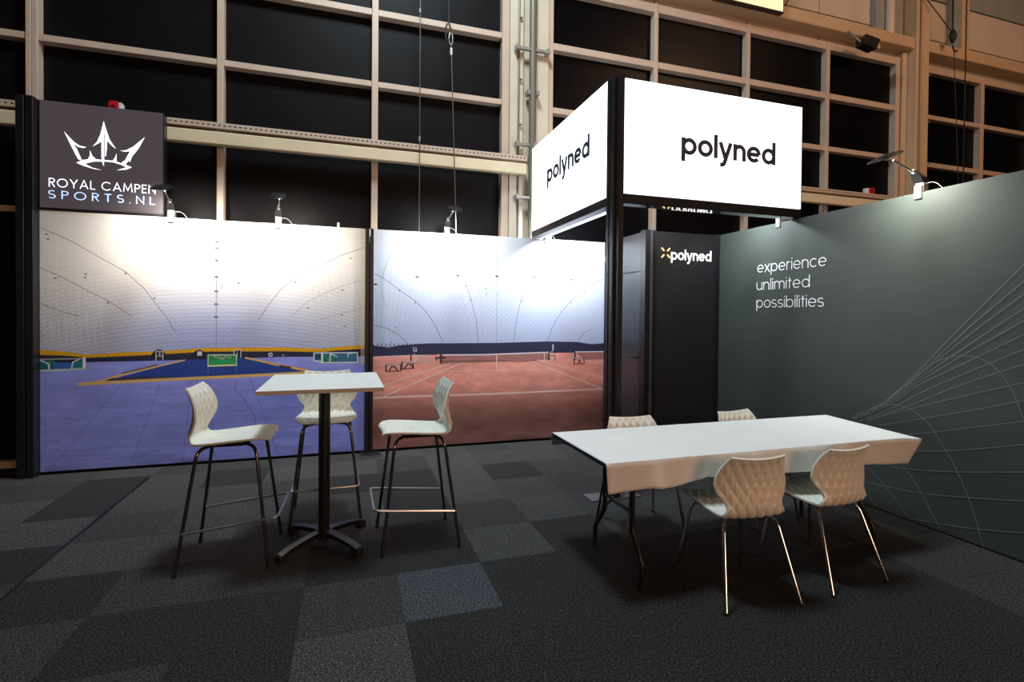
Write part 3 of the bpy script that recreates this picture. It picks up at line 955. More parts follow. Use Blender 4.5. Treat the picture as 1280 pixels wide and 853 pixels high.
h = wthing('chain_hoist', (9.52, 6.0, 6.2), 'black hook block hanging on a rope before the right hall column', 'hoist')
MB().tube([(9.50, 6.0, 9.0), (9.515, 6.0, 6.35)], .014, 8).build('rope', M['cable'], h, True)
MB().lathe([(.015, -.12), (.035, -.08), (.055, -.02), (.055, .03), (.035, .08), (.015, .11)], (9.52, 6.0, 6.25), 12).build('hook_block', M['cable'], h, True)
MB().tube([(9.52, 6.0, 6.1), (9.54, 6.0, 6.03), (9.60, 6.0, 6.01), (9.64, 6.0, 6.03)], .012, 6).build('hook', M['cable'], h, True)
MB().tube([(9.55, 6.0, 6.02), (9.60, 5.98, 5.0), (9.72, 5.95, 2.6)], .006, 6).build('lower_rope', M['cable'], h, True)
hc = thing('hoist_chain', (9.83, 6.0, 2.6), 'thin black chain hanging down right of the hook block', 'chain')
hc['_world'] = 1
MB().tube([(9.83+.012*(k % 2), 6.0, 9.0-k*.1) for k in range(65)], .010, 5).build('chain', M['cable'], hc)
MB().tube([(9.0, 6.1, 6.86), (9.50, 6.01, 6.33)], .009, 6).build('guy_rope', M['cable'], h, True)
rope('brace_rod', [(6.30, 6.33, 6.23), (6.62, 6.33, 6.9)], .010, 'thin slanting rod on the cladding right of the yellow sign', 'cable')

# ------------------------------------------------------------------ printed stand walls
def mural(name, x0, x1, material, lab, nx=64, nz=56, seed=1):
    m_ = wthing(name, ((x0+x1)/2, YM+.03, 0), lab, 'mural')
    MB().box((x0+.006, YM+.014, 0.02), (x1-.006, YM+.06, WT-.004)).build('frame', M['black_alu'], m_)
    rng = random.Random(seed)
    ph = [rng.uniform(0, 6.28) for _ in range(8)]
    mb = MB()
    uv = []
    for j in range(nz+1):
        for i in range(nx+1):
            x = x0+(x1-x0)*i/nx
            z = .028+(WT-.028)*j/nz
            e1 = math.exp(-(z-.03)/.10)*.006*math.sin(x*9+ph[0]+z*14) + math.exp(-(z-.03)/.22)*.004*math.sin(x*4+ph[1]-z*22)
            e2 = math.exp(-(x-x0)/.10)*.005*math.sin(z*8+ph[2]+(x-x0)*20)
            e3 = math.exp(-(WT-z)/.12)*.003*math.sin(x*23+ph[3])*math.exp(-((x-x0-.45)/.25)**2)
            edge = min(i, nx-i, j, nz-j)
            y = YM - (abs(e1)+abs(e2)+abs(e3))*(1 if edge > 0 else .2)
            mb.v.append((x, y, z)); uv.append((i/nx, (z-.03)/(WT-.03)))
    for j in range(nz):
        for i in range(nx):
            a = j*(nx+1)+i
            mb.f.append((a, a+1, a+nx+2, a+nx+1))
    o = mb.build('print', material, m_, True)
    me = o.data
    ul = me.uv_layers.new(name='UVMap')
    for lp in me.loops:
        ul.data[lp.index].uv = uv[lp.vertex_index]
    return m_


mu1 = mural('mural', -2.77, 0.172, paint_hockey(), 'printed fabric wall showing a blue hockey floor under a white dome', seed=3)
mu2 = mural('mural', 0.262, 3.135, paint_tennis(), 'printed fabric wall showing red clay tennis courts under a white dome', seed=5)
for (u, v) in ((423, 274),):
    q = on_y(u, v, YM+.01)
    MB().bbox((q[0]-.012, YM-.006, WT-.03), (q[0]+.012, YM+.03, WT+.05), .003).build('clip', M['white_plain'], mu1)

# post between the prints
d = wthing('divider_post', (.217, YM, 0), 'slim black post with foot plate between the two printed walls', 'post')
MB().bbox((.174, YM-.05, .012), (.214, YM+.05, WT), .004).build('profile', M['black_alu'], d)
MB().bbox((.220, YM-.05, .012), (.260, YM+.05, WT), .004).build('profile', M['black_alu'], d)
MB().bbox((.12, YM-.22, .001), (.34, YM+.05, .011), .002).build('foot_plate', M['black_metal'], d)
MB().bbox((.213, YM-.056, WT-.09), (.226, YM-.051, WT-.01), .001).build('clip', M['white_plain'], d)

# black end post at the far left and the crown sign
d = wthing('end_post', (-2.80, YM-.1, 0), 'tall black double post at the left end of the stand', 'post')
MB().bbox((-2.905, YM-.10, .002), (-2.842, YM+.02, 3.53), .004).build('profile', M['black_alu'], d)
MB().bbox((-2.832, YM-.10, .002), (-2.774, YM+.02, 3.53), .004).build('profile', M['black_alu'], d)

cs = wthing('crown_sign', (-2.27, YM, WT), 'square dark lightbox sign with a white crown, standing on the hockey print', 'sign')
SX0, SX1, SZ0, SZ1 = -2.768, -1.768, WT+.004, 3.53
MB().bbox((SX0, YM-.01, SZ0), (SX1+.008, YM+.09, SZ1), .004).build('frame', M['black_alu'], cs)
MB().box((SX0+.006, YM-.014, SZ0+.022), (SX1, YM-.0105, SZ1-.004)).build('lit_face', M['sign_dark'], cs)


def zc(L): return [tuple(on_y(80+a/10.667, 140+b/10.667, YM-.015)) for a, b in L]


cr = MB()
for L in ([(0, 258), (75, 340), (140, 405), (210, 450), (298, 470), (262, 482), (190, 468), (115, 425), (170, 490), (240, 648), (190, 632), (150, 560), (85, 430)],
          [(530, 122), (560, 225), (610, 370), (692, 490), (640, 455), (575, 385), (572, 480), (560, 590), (548, 595), (548, 300), (536, 290), (536, 640), (530, 725), (515, 690), (500, 600), (500, 395), (440, 430), (383, 460), (440, 400), (485, 300)],
          [(1078, 338), (1000, 480), (950, 545), (910, 590), (880, 670), (862, 650), (812, 712), (790, 690), (880, 525), (820, 532), (750, 517), (830, 510), (920, 465)],
          [(165, 678), (240, 642), (320, 632), (338, 590), (347, 620), (346, 512), (375, 580), (425, 630), (540, 642), (650, 650), (680, 610), (700, 555), (700, 662), (765, 685), (800, 650), (815, 700), (905, 740), (830, 770), (705, 778), (830, 740), (760, 705), (650, 672), (540, 662), (400, 662), (280, 690), (380, 745), (505, 775), (400, 762), (260, 720)]):
    cr.prism(zc(L), (0, -.002, 0))
cr.build('crown_emblem', M['glow_white'], cs)
a = on_y(61, 233.4, YM-.0145); b = on_y(194.6, 242.6, YM-.0145)
za = (a[2]+b[2])/2
w1, w2, wsp = word_width('ROYAL', .10, .20), word_width('CAMPEN', .10, .20), .62
k1 = (b[0]-a[0])/(w1+w2+wsp)
write('lettering', 'ROYAL', .10, .20, (a[0], a[1], za), (a[0]+k1*w1, b[1], za), .083, 0, (0, -1, 0), M['glow_white'], cs)
write('lettering', 'CAMPEN', .10, .20, (a[0]+k1*(w1+wsp), a[1], za), (b[0], b[1], za), .083, 0, (0, -1, 0), M['glow_white'], cs)
a = on_y(60.5, 247.5, YM-.0145); b = on_y(194, 256.6, YM-.0145)
za = (a[2]+b[2])/2
k1 = (b[0]-a[0])/word_width('SPORTS.NL', .10, .50)
x = a[0]
for ch in 'SPORTS.NL':
    w1 = glyph(ch, .10)[1]*k1
    write('blue_letter', ch, .10, 0, (x, a[1], za), (x+w1, a[1], za), .077, 0, (0, -1, 0), M['glow_blue'], cs)
    x += w1+.50*k1

# ------------------------------------------------------------------ big white corner sign on its post
XL, YS = 2.13, 3.86
post = wthing('corner_post', (2.16, 3.94, 0), 'tall black post with grey base plate carrying the corner of the white signs', 'post')
MB().bbox((2.150, YS+.002, .012), (2.198, YS+.12, 3.585), .004).build('profile', M['black_alu'], post)
MB().bbox((2.122, YS+.125, .012), (2.172, YS+.175, 3.585), .004).build('profile', M['black_alu'], post)
MB().bbox((2.128, YS+.06, .012), (2.150, YS+.124, 3.58), .003).build('profile', M['black_metal'], post)
MB().bbox((1.93, YS+.0, .001), (2.40, YS+.17, .011), .002).build('base_plate', M['plate'], post)

sg = wthing('light_sign', ((2.2+4.09)/2, YS+.05, WT), 'large white lit sign facing the table, lettered in dark ink', 'sign', 'white corner signs')
MB().bbox((2.200, YS+.004, WT+.004), (4.10, YS+.11, WT+.085), .006).build('lower_rail', M['black_alu'], sg)
MB().bbox((2.200, YS, WT+.086), (4.094, YS+.10, 3.548), .003).build('lit_panel', M['sign_white'], sg)
MB().bbox((4.095, YS+.004, WT+.086), (4.105, YS+.10, 3.548), .002).build('end_rail', M['black_alu'], sg)
a = on_y(851.5, 193.5, YS); b = on_y(969, 206.3, YS)
zb = (a[2]+b[2])/2
write('lettering', 'polyned', .245, .07, (a[0], YS-.0005, zb), (b[0], YS-.0005, zb), .149, 0, (0, -1, 0), M['ink'], sg)


def burst(name, cx, cz, place, r0, r1, w, m, parent):
    mb = MB()
    for sx in (-1, 1):
        for sz in (-1, 1):
            ribbon(mb, [(cx+sx*r0, cz+sz*r0), (cx+sx*r1, cz+sz*r1)], w, place, .002)
    return mb.build(name, m, parent)


a = on_y(832, 164, YS)
burst('logo_mark', a[0], a[2], lambda x, z, k: (x, YS-.001-k, z), .03, .085, .045, M['sign_faint'], sg)

sl = wthing('light_sign', (XL+.05, 5.0, WT), 'white lit sign seen steeply from the side, left of the corner post', 'sign', 'white corner signs')
MB().bbox((XL+.004, YS+.18, WT+.004), (XL+.11, 5.975, WT+.085), .006).build('lower_rail', M['black_alu'], sl)
MB().bbox((XL, YS+.18, WT+.086), (XL+.10, 5.972, 3.592), .003).build('lit_panel', M['sign_white'], sl)
a = on_x(684, 228, XL); b = on_x(737, 203, XL)
zb = 3.045
write('lettering', 'polyned', .255, .07, (XL-.0005, a[1], zb), (XL-.0005, b[1], zb), .150, 0, (-1, 0, 0), M['ink'], sl)

lt = wthing('led_batten', (XL+.13, 5.0, WT), 'pair of lit LED tubes under the side sign beside the corner post', 'lamp')
for dx, y0 in ((.135, 4.12), (.185, 4.25)):
    MB().tube([(XL+dx, y0, WT+.022), (XL+dx, 5.90, WT+.022)], .009, 8).build('led_tube', M['led'], lt, True)
    for yy in (y0-.02, 5.92):
        MB().bbox((XL+dx-.014, yy-.02, WT+.006), (XL+dx+.014, yy+.02, WT+.045), .003).build('end_cap', M['white_plain'], lt)

# glossy black underside of the front sign (mirrors the lit logo of the cabin)
M['gloss_black'] = mat('gloss_black_acrylic', (14, 14, 16), 0.03, spec=1.0, coat=1.0)
MB().box((2.20, YS+.006, WT+.0015), (4.085, YS+.112, WT+.0035)).build('soffit_strip', M['gloss_black'], sg)

# ------------------------------------------------------------------ store cabin: door side, front with logo
XC, YC = 3.135, 4.98
wl_ = wthing('wall_left', (XC, 5.4, 0), kind='structure')
MB().box((XC+.004, YC+.10, .004), (XC+.05, 5.97, WT)).build('side_panel', M['door'], wl_)
d1 = wthing('door_1', (XC, 5.4, 0), kind='structure')
MB().bbox((XC-.006, 5.055, .02), (XC+.002, 5.93, 2.055), .002).build('leaf', M['door'], d1)
sm = MB()
sm.box((XC-.004, 5.045, .02), (XC+.0035, 5.054, 2.066)); sm.box((XC-.004, 5.931, .02), (XC+.0035, 5.94, 2.066)); sm.box((XC-.004, 5.045, 2.056), (XC+.0035, 5.94, 2.066))
sm.build('gap', M['seam'], d1)
hd = MB().bbox((XC-.014, 5.09, .84), (XC-.0065, 5.125, 1.17), .002).build('handle_plate', M['black_metal'], d1)
MB().tube([(XC-.012, 5.108, 1.09), (XC-.055, 5.108, 1.09), (XC-.060, 5.125, 1.09), (XC-.060, 5.24, 1.088)], .010, 10).build('handle', M['black_metal'], d1, True)
MB().bbox((XC-.02, 5.06, 1.06), (XC-.006, 5.09, 1.14), .002).build('latch', M['black_metal'], d1)

wf = wthing('wall_front', (3.6, YC, 0), kind='structure')
MB().bbox((3.245, YC+.004, .004), (4.075, YC+.05, WT), .002).build('front_panel', M['cabin'], wf)
for (x0, x1, y0, m) in ((3.098, 3.150, YC-.02, 'black_alu'), (3.158, 3.195, YC-.02, 'grey_alu'), (3.203, 3.243, YC-.012, 'black_alu'), (4.036, 4.058, YC-.008, 'black_alu'), (4.061, 4.085, YC-.012, 'black_alu')):
    MB().bbox((x0, y0, .004), (x1, YC+.09, WT+.006), .003).build('corner_profile', M[m], wf)
a = on_y(838.6, 325.5, YC); b = on_y(889, 328.2, YC)
zb = 2.19
write('lettering', 'polyned', .225, .085, (a[0], YC, zb), (b[0], YC, zb), .087, 0, (0, -1, 0), M['logo_white'], wf)
a = on_y(832, 316.2, YC)
tag(burst('logo_mark', a[0], a[2], lambda x, z, k: (x, YC-.002-k, z), .020, .054, .016, M['logo_amber'], wf), 'amber glowing four-stroke mark')

# ------------------------------------------------------------------ green wall on the right
XR = 4.09
wr = wthing('wall_right', (XR, 3.0, 0), kind='structure')
MB().bbox((XR+.004, -1.2, .03), (XR+.06, YC+.98, WT-.002), .003).build('wall_core', M['black_alu'], wr)
mb = MB(); ny, nz = 90, 30
for j in range(nz+1):
    for i in range(ny+1):
        y = -1.2+(YC+1.2)*i/ny; z = .012+(WT-.012)*j/nz
        dpt = .003*math.sin(y*2.1+z*3)*math.sin(z*PI/2.5)+.004*math.exp(-((z-2.12-(y-2.0)*.06)/.05)**2)*(1 if y < 2.9 else 0)*math.exp(-((y-1.9)/.9)**2)
        mb.v.append((XR-.002-abs(dpt), y, z))
for j in range(nz):
    for i in range(ny):
        q = j*(ny+1)+i
        mb.f.append((q, q+1, q+ny+2, q+ny+1))
mb.build('fabric', M['green_wall'], wr, True)


def fan(u, v): p_ = on_x(u, v, XR); return (p_[1], p_[2])


def smooth(pts, n=8):
    P = [np.array(p_) for p_ in pts]
    out = []
    for i in range(len(P)-1):
        a0 = P[max(0, i-1)]; a1 = P[i]; a2 = P[i+1]; a3 = P[min(len(P)-1, i+2)]
        for k in range(n):
            t_ = k/n
            out.append(.5*((2*a1)+(-a0+a2)*t_+(2*a0-5*a1+4*a2-a3)*t_*t_+(-a0+3*a1-3*a2+a3)*t_**3))
    out.append(P[-1])
    return out


ln = MB()
curves = [[(1283, 329), (1200, 411), (1143, 470), (1108, 501), (1085, 521)], [(1283, 350), (1206, 415), (1146, 471), (1110, 500), (1080, 519)],
          [(1283, 366), (1212, 419), (1150, 469), (1112, 499), (1075, 518)], [(1283, 384), (1200, 439), (1150, 473), (1112, 501), (1066, 521)],
          [(1283, 400), (1210, 441), (1150, 477), (1112, 503), (1066, 523)], [(1283, 417), (1207, 454), (1150, 481), (1114, 505), (1066, 525)],
          [(1283, 436), (1200, 470), (1150, 492), (1116, 510), (1075, 527)], [(1283, 455), (1200, 482), (1140, 506), (1100, 520), (1085, 524)],
          [(1283, 478), (1185, 500), (1120, 516), (1085, 526)], [(1283, 500), (1210, 514), (1100, 532)], [(1283, 526.5), (1195, 537), (1150, 542), (1105, 545)],
          [(1283, 555.5), (1200, 563), (1155, 564), (1120, 561)], [(1283, 590), (1194, 590), (1144, 587), (1118, 584)],
          [(1283, 626.5), (1209, 622), (1148, 616), (1083, 603)], [(1283, 666.5), (1209, 660), (1143, 649)],
          [(1167, 454), (1185, 447.5), (1205, 445), (1230, 450), (1250, 465), (1265, 486), (1275, 510), (1283, 531)],
          [(1095, 508.7), (1120, 506), (1140, 512.5), (1160, 527.5), (1175, 550), (1190, 575), (1209.5, 617), (1222, 655), (1230.6, 684)],
          [(1110, 565), (1130, 583.5), (1151.5, 615), (1165, 641), (1177, 662)], [(1087, 585), (1109, 610), (1135, 645)], [(1080, 614), (1097, 633)]]
for cv in curves:
    ribbon(ln, smooth([fan(u, v) for u, v in cv]), .0032, lambda y, z, k: (XR-.0075-k, y, z), .0006)
ln.build('line_pattern', M['line'], wr)
for txt, (ul, vl), (ur, vr), xh in (('experience', (947.5, 340.5), (1034, 333.5), .083), ('unlimited', (946.5, 362.3), (1013, 360.2), .083), ('possibilities', (946.3, 384.4), (1030.5, 384.4), .083)):
    a = on_x(ul, vl, XR); b = on_x(ur, vr, XR)
    zb = (a[2]+b[2])/2
    write('lettering', txt, .115, .16 if txt != 'possibilities' else .155, (XR-.0075, a[1], zb), (XR-.0075, b[1], zb), xh, 0, (-1, 0, 0), M['text_white'], wr, .001)

# ------------------------------------------------------------------ arm lamps
def arm_lamp(base, rz, lab, head_dir=0.0, watts=LAMP_W, color=(1, .96, .88), body='black_metal', lean=0.0, head=(.0, -.44, .20)):
    """local frame: -y points from the wall into the stand; z = 0 at the top of the wall"""
    t_ = thing('arm_lamp', base, lab, 'lamp', 'arm lamps on the stand walls', rot=rz)
    hx, hy, hz = head
    k = MB().bbox((-.032, -.03, .001), (.032, .03, .075), .006)
    k.bbox((-.028, -.045, -.05), (.028, -.030, .05), .004)
    k.build('clamp', M['clamp'], t_)
    bx, by, bz = hx*.22, -.09, .155
    mb = MB(); vs = []
    for s_, (cx, cy, cz) in ((1.0, (0, 0, .076)), (.95, (bx*.35, -.025, .11)), (.55, (bx, by, bz))):
        for sx, sy in ((-.034, -.034), (.034, -.034), (.034, .034), (-.034, .034)):
            vs.append((cx+sx*s_, cy+sy*s_*1.1, cz))
    fs = [(3, 2, 1, 0), (8, 9, 10, 11)]
    for q in range(2):
        for i in range(4):
            fs.append((q*4+i, q*4+(i+1) % 4, q*4+4+(i+1) % 4, q*4+4+i))
    mb.add(vs, fs); mb.build('driver_housing', M[body], t_)
    MB().tube([(bx, by, bz-.01), (hx, hy+.06, hz)], .0075, 8).build('arm', M['chrome'], t_, True)
    MB().tube([(bx*.97, by+.006, bz-.012), (bx*1.05, by-.012, bz+.006)], .014, 8).build('collar', M['clamp'], t_, True)
    hd_ = MB(); n = 20; vs = []; 
    for z_, s_ in ((0.004, .86), (.010, 1.0), (.022, .92), (.034, .35)):
        for i in range(n):
            q = 2*PI*i/n
            cx = abs(math.cos(q))**.6*math.copysign(1, math.cos(q)); sy = abs(math.sin(q))**.6*math.copysign(1, math.sin(q))
            vs.append((hx+.078*s_*cx, hy-.02+.125*s_*sy, hz+z_+.40*(.125*s_*sy)))
    fs = [tuple(range(n))[::-1], tuple(range(3*n, 4*n))]
    for r_ in range(3):
        for i in range(n):
            fs.append((r_*n+i, r_*n+(i+1) % n, (r_+1)*n+(i+1) % n, (r_+1)*n+i))
    hd_.add(vs, fs)
    hobj = hd_.build('head', M['black_metal'], t_, True)
    MB().prism([(hx-.05, hy-.09, hz-.022), (hx+.05, hy-.09, hz-.022), (hx+.05, hy+.05, hz+.034), (hx-.05, hy+.05, hz+.034)], (0, .001, -.003)).build('lens', M['lamp_lens'], hobj)
    MB().tube([(.033, .0, .065), (.07, .01, .068), (.10, .015, .05), (.13, .02, .012)], .0035, 6).build('lead', M['clamp'], t_, True)
    l = bpy.data.lights.new('arm_lamp_light', 'AREA')
    l.shape = 'RECTANGLE'; l.size = .12; l.size_y = .08
    l.energy = watts; l.color = color; l.spread = math.radians(150)
    lo = bpy.data.objects.new('arm_lamp_light', l)
    COL.objects.link(lo); lo.parent = t_
    lo.location = (hx, hy+.01, hz-.03)
    lo.rotation_euler = Vector((0, .66, -.75)).to_track_quat('-Z', 'Y').to_euler()
    return t_


arm_lamp((-1.70, YM+.02, WT), 0, 'arm lamp beside the dark crown sign, its head before the last letter', head=(.05, -.44, .19), color=(1, .93, .82))
arm_lamp((-.715, YM+.02, WT), 0, 'arm lamp over the middle of the blue hockey print', head=(.05, -.44, .19), color=(1, .93, .82))
arm_lamp((1.085, YM+.02, WT), 0, 'arm lamp over the red tennis print', head=(0, -.44, .19), color=(.95, .97, 1))
arm_lamp((XR+.03, 2.79, WT), PI*1.5, 'arm lamp on top of the green right-hand wall', head=(0, -.36, .215), color=(1, .98, .84), watts=LAMP_W*.58)
arm_lamp((2.33, YM+.02, WT), 0, 'arm lamp behind the side sign, only its white clamp in view over the tennis print', head=(.12, -.42, .17), color=(.90, .96, 1), watts=LAMP_W*1.7)
arm_lamp((XR+.03, 4.12, WT), PI*1.5, 'arm lamp behind the front sign on the green wall, mostly hidden', head=(-.20, -.46, .22), color=(.88, .98, 1), watts=LAMP_W*.44)


# ------------------------------------------------------------------ seat shells, chairs and stools
def shell_bm(z_off):
    prof = [(.222, .446, .150), (.216, .456, .184), (.194, .463, .206), (.150, .464, .216), (.080, .460, .217), (0, .453, .214), (-.080, .446, .209), (-.150, .442, .202),
            (-.195, .447, .194), (-.222, .470, .184), (-.230, .500, .173), (-.223, .535, .178), (-.213, .572, .206), (-.206, .610, .224), (-.205, .648, .221), (-.209, .690, .208), (-.219, .730, .191), (-.234, .761, .174), (-.246, .777, .164)]
    P = [np.array(p_) for p_ in prof]
    fine = smooth(P, 8)
    nv = len(fine)-1; nu = 80
    arcl = [0.0]
    for i in range(nv):
        arcl.append(arcl[-1]+np.hypot(*(fine[i+1][:2]-fine[i][:2])))
    th = .011
    top, bot = [], []
    for i, p_ in enumerate(fine):
        a = fine[max(0, i-1)][:2]; b = fine[min(nv, i+1)][:2]
        t_ = (b-a)/np.hypot(*(b-a))
        n = np.array([t_[1], -t_[0]])          # to the sitter's side
        if i < 64 and n[1] < 0: n = -n
        if i >= 80 and n[0] < 0: n = -n
        s = arcl[i]
        back = min(1, max(0, (s-.42)/.18))
        rt, rb = [], []
        for k in range(nu+1):
            u = -1+2*k/nu
            x = p_[2]*u
            curve = ((.045-.026*max(0, min(1, (s-arcl[-1]+.13)/.13)))*back+.012*(1-back))*u*u
            ph = s/.050; qx = x/.0285
            d1 = abs(((ph*.5+qx*.5) % 1)-.5)*2; d2 = abs(((ph*.5-qx*.5) % 1)-.5)*2
            quilt = .0085*(1-(1-d1)**2)*(1-(1-d2)**2)*min(1, (1-abs(u))*9)*min(1, (arcl[-1]-s)/.02, s/.02+.1)
            c = np.array([p_[0], p_[1]])+n*curve
            hi = c+n*(th/2); lo = c-n*(th/2)
            hi = hi-n*quilt; lo = lo-n*quilt
            rt.append((x, hi[0], hi[1]+z_off)); rb.append((x, lo[0], lo[1]+z_off))
        top.append(rt); bot.append(rb)
    mb = MB()
    W = nu+1
    for r_ in top: mb.v += r_
    for r_ in bot: mb.v += r_
    o = (nv+1)*W
    for i in range(nv):
        for k in range(nu):
            a = i*W+k
            mb.f.append((a, a+1, a+W+1, a+W)); mb.f.append((o+a, o+a+W, o+a+W+1, o+a+1))
    for i in range(nv):
        a = i*W; mb.f.append((a, a+W, o+a+W, o+a))
        a = i*W+nu; mb.f.append((a, o+a, o+a+W, a+W))
    for k in range(nu):
        mb.f.append((k, o+k, o+k+1, k+1)); a = nv*W+k
        mb.f.append((a, a+1, o+a+1, o+a))
    return mb


def bend(p0, p1, p2, r, n=7):
    """straight p0-p1-p2 with a rounded corner"""
    p0, p1, p2 = map(Vector, (p0, p1, p2))
    a = p1+(p0-p1).normalized()*r; b = p1+(p2-p1).normalized()*r
    return [p0] + [a.lerp(p1, t_/n).lerp(p1.lerp(b, t_/n), t_/n) for t_ in range(n+1)] + [p2]


def leg_set(root, ztop, spread_x, y_front, y_rear, m, dx=0.0):
    for sx in (-1, 1):
        for sy in (-1, 1):
            f = (sx*spread_x+(dx if sy < 0 else dx*.4), y_front if sy > 0 else y_rear, .008)
            k = (sx*.165, sy*.160-.005, ztop)
            i = (sx*.085, sy*.09-.005, ztop+.004)
            mb = MB().tube(bend(f, k, i, .06), .0105, 10)
            lg = mb.build('leg', m, root, True)
            MB().lathe([(.013, 0), (.014, .004), (.013, .016)], (f[0], f[1], .0), 10).build('foot', M['cable'], lg, True)
    mb = MB().bbox((-.10, -.14, ztop-.004), (.10, .10, ztop+.010), .003)
    mb.bbox((-.14, -.12, ztop+.002), (-.10, .08, ztop+.012), .003).bbox((.10, -.12, ztop+.002), (.14, .08, ztop+.012), .003)
    mb.build('seat_bracket', M['black_metal'], root)


def make_chair():
    r = thing('shell_chair', (0, 0, 0), '', 'chair', 'chairs around the draped table')
    shell_bm(0).build('seat_shell', M['plastic'], r, True)
    leg_set(r, .418, .226, .190, -.330, M['chrome'], -.03)
    return r


def make_stool():
    r = thing('bar_stool', (0, 0, 0), '', 'stool', 'bar stools around the high table')
    shell_bm(.302).build('seat_shell', M['plastic'], r, True)
    leg_set(r, .722, .245, .240, -.262, M['dark_chrome'])
    z1, z0 = .295, .240
    def leg_at(sx, sy, z):
        t_ = z/.722
        yf = .240 if sy > 0 else -.262
        return Vector((sx*(.245+(.165-.245)*t_), yf+(sy*.16-.005-yf)*t_, z))
    pts = []
    L = [leg_at(-1, -1, z0)+Vector((-.012, 0, 0)), leg_at(-1, 1, z1)+Vector((-.014, .02, 0)), None]
    fl_ = leg_at(-1, 1, z1)+Vector((-.014, .085, 0)); fr_ = leg_at(1, 1, z1)+Vector((.014, .085, 0))
    a = leg_at(-1, -1, z0)+Vector((-.012, 0, 0)); b = leg_at(1, -1, z0)+Vector((.012, 0, 0))
    p1 = bend(a, fl_, fr_, .03, 5)[:-1]; p2 = bend(fl_, fr_, b, .03, 5)[1:]
    MB().tube(p1+p2, .008, 8).build('footrest', M['satin_chrome'], r, True)
    return r


chair = make_chair()
spots = [((2.155, 2.490), math.radians(-5.5), 'white shell chair at the near side of the draped table, the left one'),
         ((2.792, 2.505), math.radians(4.0), 'white shell chair at the near side of the draped table, the right one'),
         ((2.02, 3.23), math.radians(175), 'pale shell chair on the far side of the table, before the cabin door'),
         ((3.02, 3.23), math.radians(187), 'pale shell chair on the far side of the table, before the green wall')]
for i, ((x, y), a, lab) in enumerate(spots):
    o = chair if i == 0 else copy_tree(chair)
    o.location = (x, y, .0); o.rotation_euler = (0, 0, a); o['label'] = lab
stool = make_stool()
spots = [((-.692, 3.675), math.radians(-92), 'white bar stool left of the high table, turned towards the right'),
         ((-.155, 4.19), math.radians(181), 'white bar stool behind the high table, facing the camera'),
         ((.445, 3.60), math.radians(91), 'white bar stool right of the high table, before the red tennis print')]
for i, ((x, y), a, lab) in enumerate(spots):
    o = stool if i == 0 else copy_tree(stool)
    o.location = (x, y, .0); o.rotation_euler = (0, 0, a); o['label'] = lab

# ------------------------------------------------------------------ high table
ht = thing('high_table', (-.152, 3.672, 0), 'square white high table on a black column with a four-armed foot', 'table', rot=math.radians(.5))
MB().bbox((-.357, -.43, 1.074), (.357, .43, 1.100), .002).build('table_top', M['white_top'], ht)
eb = MB()
eb.box((-.356, -.4312, 1.0765), (.356, -.4302, 1.0975)); eb.box((-.356, .4302, 1.0765), (.356, .4312, 1.0975)); eb.box((-.3584, -.43, 1.0765), (-.3572, .43, 1.0975)); eb.box((.3572, -.43, 1.0765), (.3584, .43, 1.0975))
eb.build('edge_band', M['edge_band'], ht)
MB().lathe([(.037, .05), (.037, 1.05), (.045, 1.055), (.045, 1.068)], (0, 0, 0), 24).build('column', M['black_metal'], ht, True)
MB().bbox((-.15, -.15, 1.0675), (.15, .15, 1.0735), .002).build('mounting_plate', M['black_metal'], ht)
MB().lathe([(.045, .035), (.058, .045), (.058, .085), (.044, .10)], (0, 0, 0), 24).build('hub', M['black_metal'], ht, True)
for k in range(4):
    a = math.radians(41+90*k); ca, sa = math.cos(a), math.sin(a)
    mb = MB(); vs = []
    secs = [(.030, .096, .042, .034), (.10, .095, .040, .032), (.19, .085, .038, .028), (.27, .070, .036, .025), (.335, .052, .036, .023)]
    for d_, zt, hw, th in secs:
        for q, zz in ((-1, zt), (1, zt), (1, zt-th), (-1, zt-th)):
            w_ = hw if zz == zt else hw*.9
            vs.append((ca*d_-sa*q*w_*.72, sa*d_+ca*q*w_*.72, zz))
    fs = [(0, 1, 2, 3), tuple(len(vs)-4+i for i in (3, 2, 1, 0))]
    for s_ in range(len(secs)-1):
        for i in range(4):
            fs.append((s_*4+i, s_*4+(i+1) % 4, s_*4+4+(i+1) % 4, s_*4+4+i))
    mb.add(vs, fs)
    arm = mb.build('foot_arm', M['black_metal'], ht)
    MB().bbox((-.024, -.016, 0), (.024, .016, .044), .003)
    fb = MB()
    vs = []
    for d_, z_ in ((.295, 0), (.345, 0), (.345, .046), (.295, .062)):
        for q in (-1, 1):
            vs.append((ca*d_-sa*q*.028, sa*d_+ca*q*.028, z_))
    fb.add(vs, [(0, 1, 3, 2), (2, 3, 5, 4), (4, 5, 7, 6), (6, 7, 1, 0), (0, 2, 4, 6), (1, 7, 5, 3)])
    fb.build('foot_pad', M['cable'], arm)

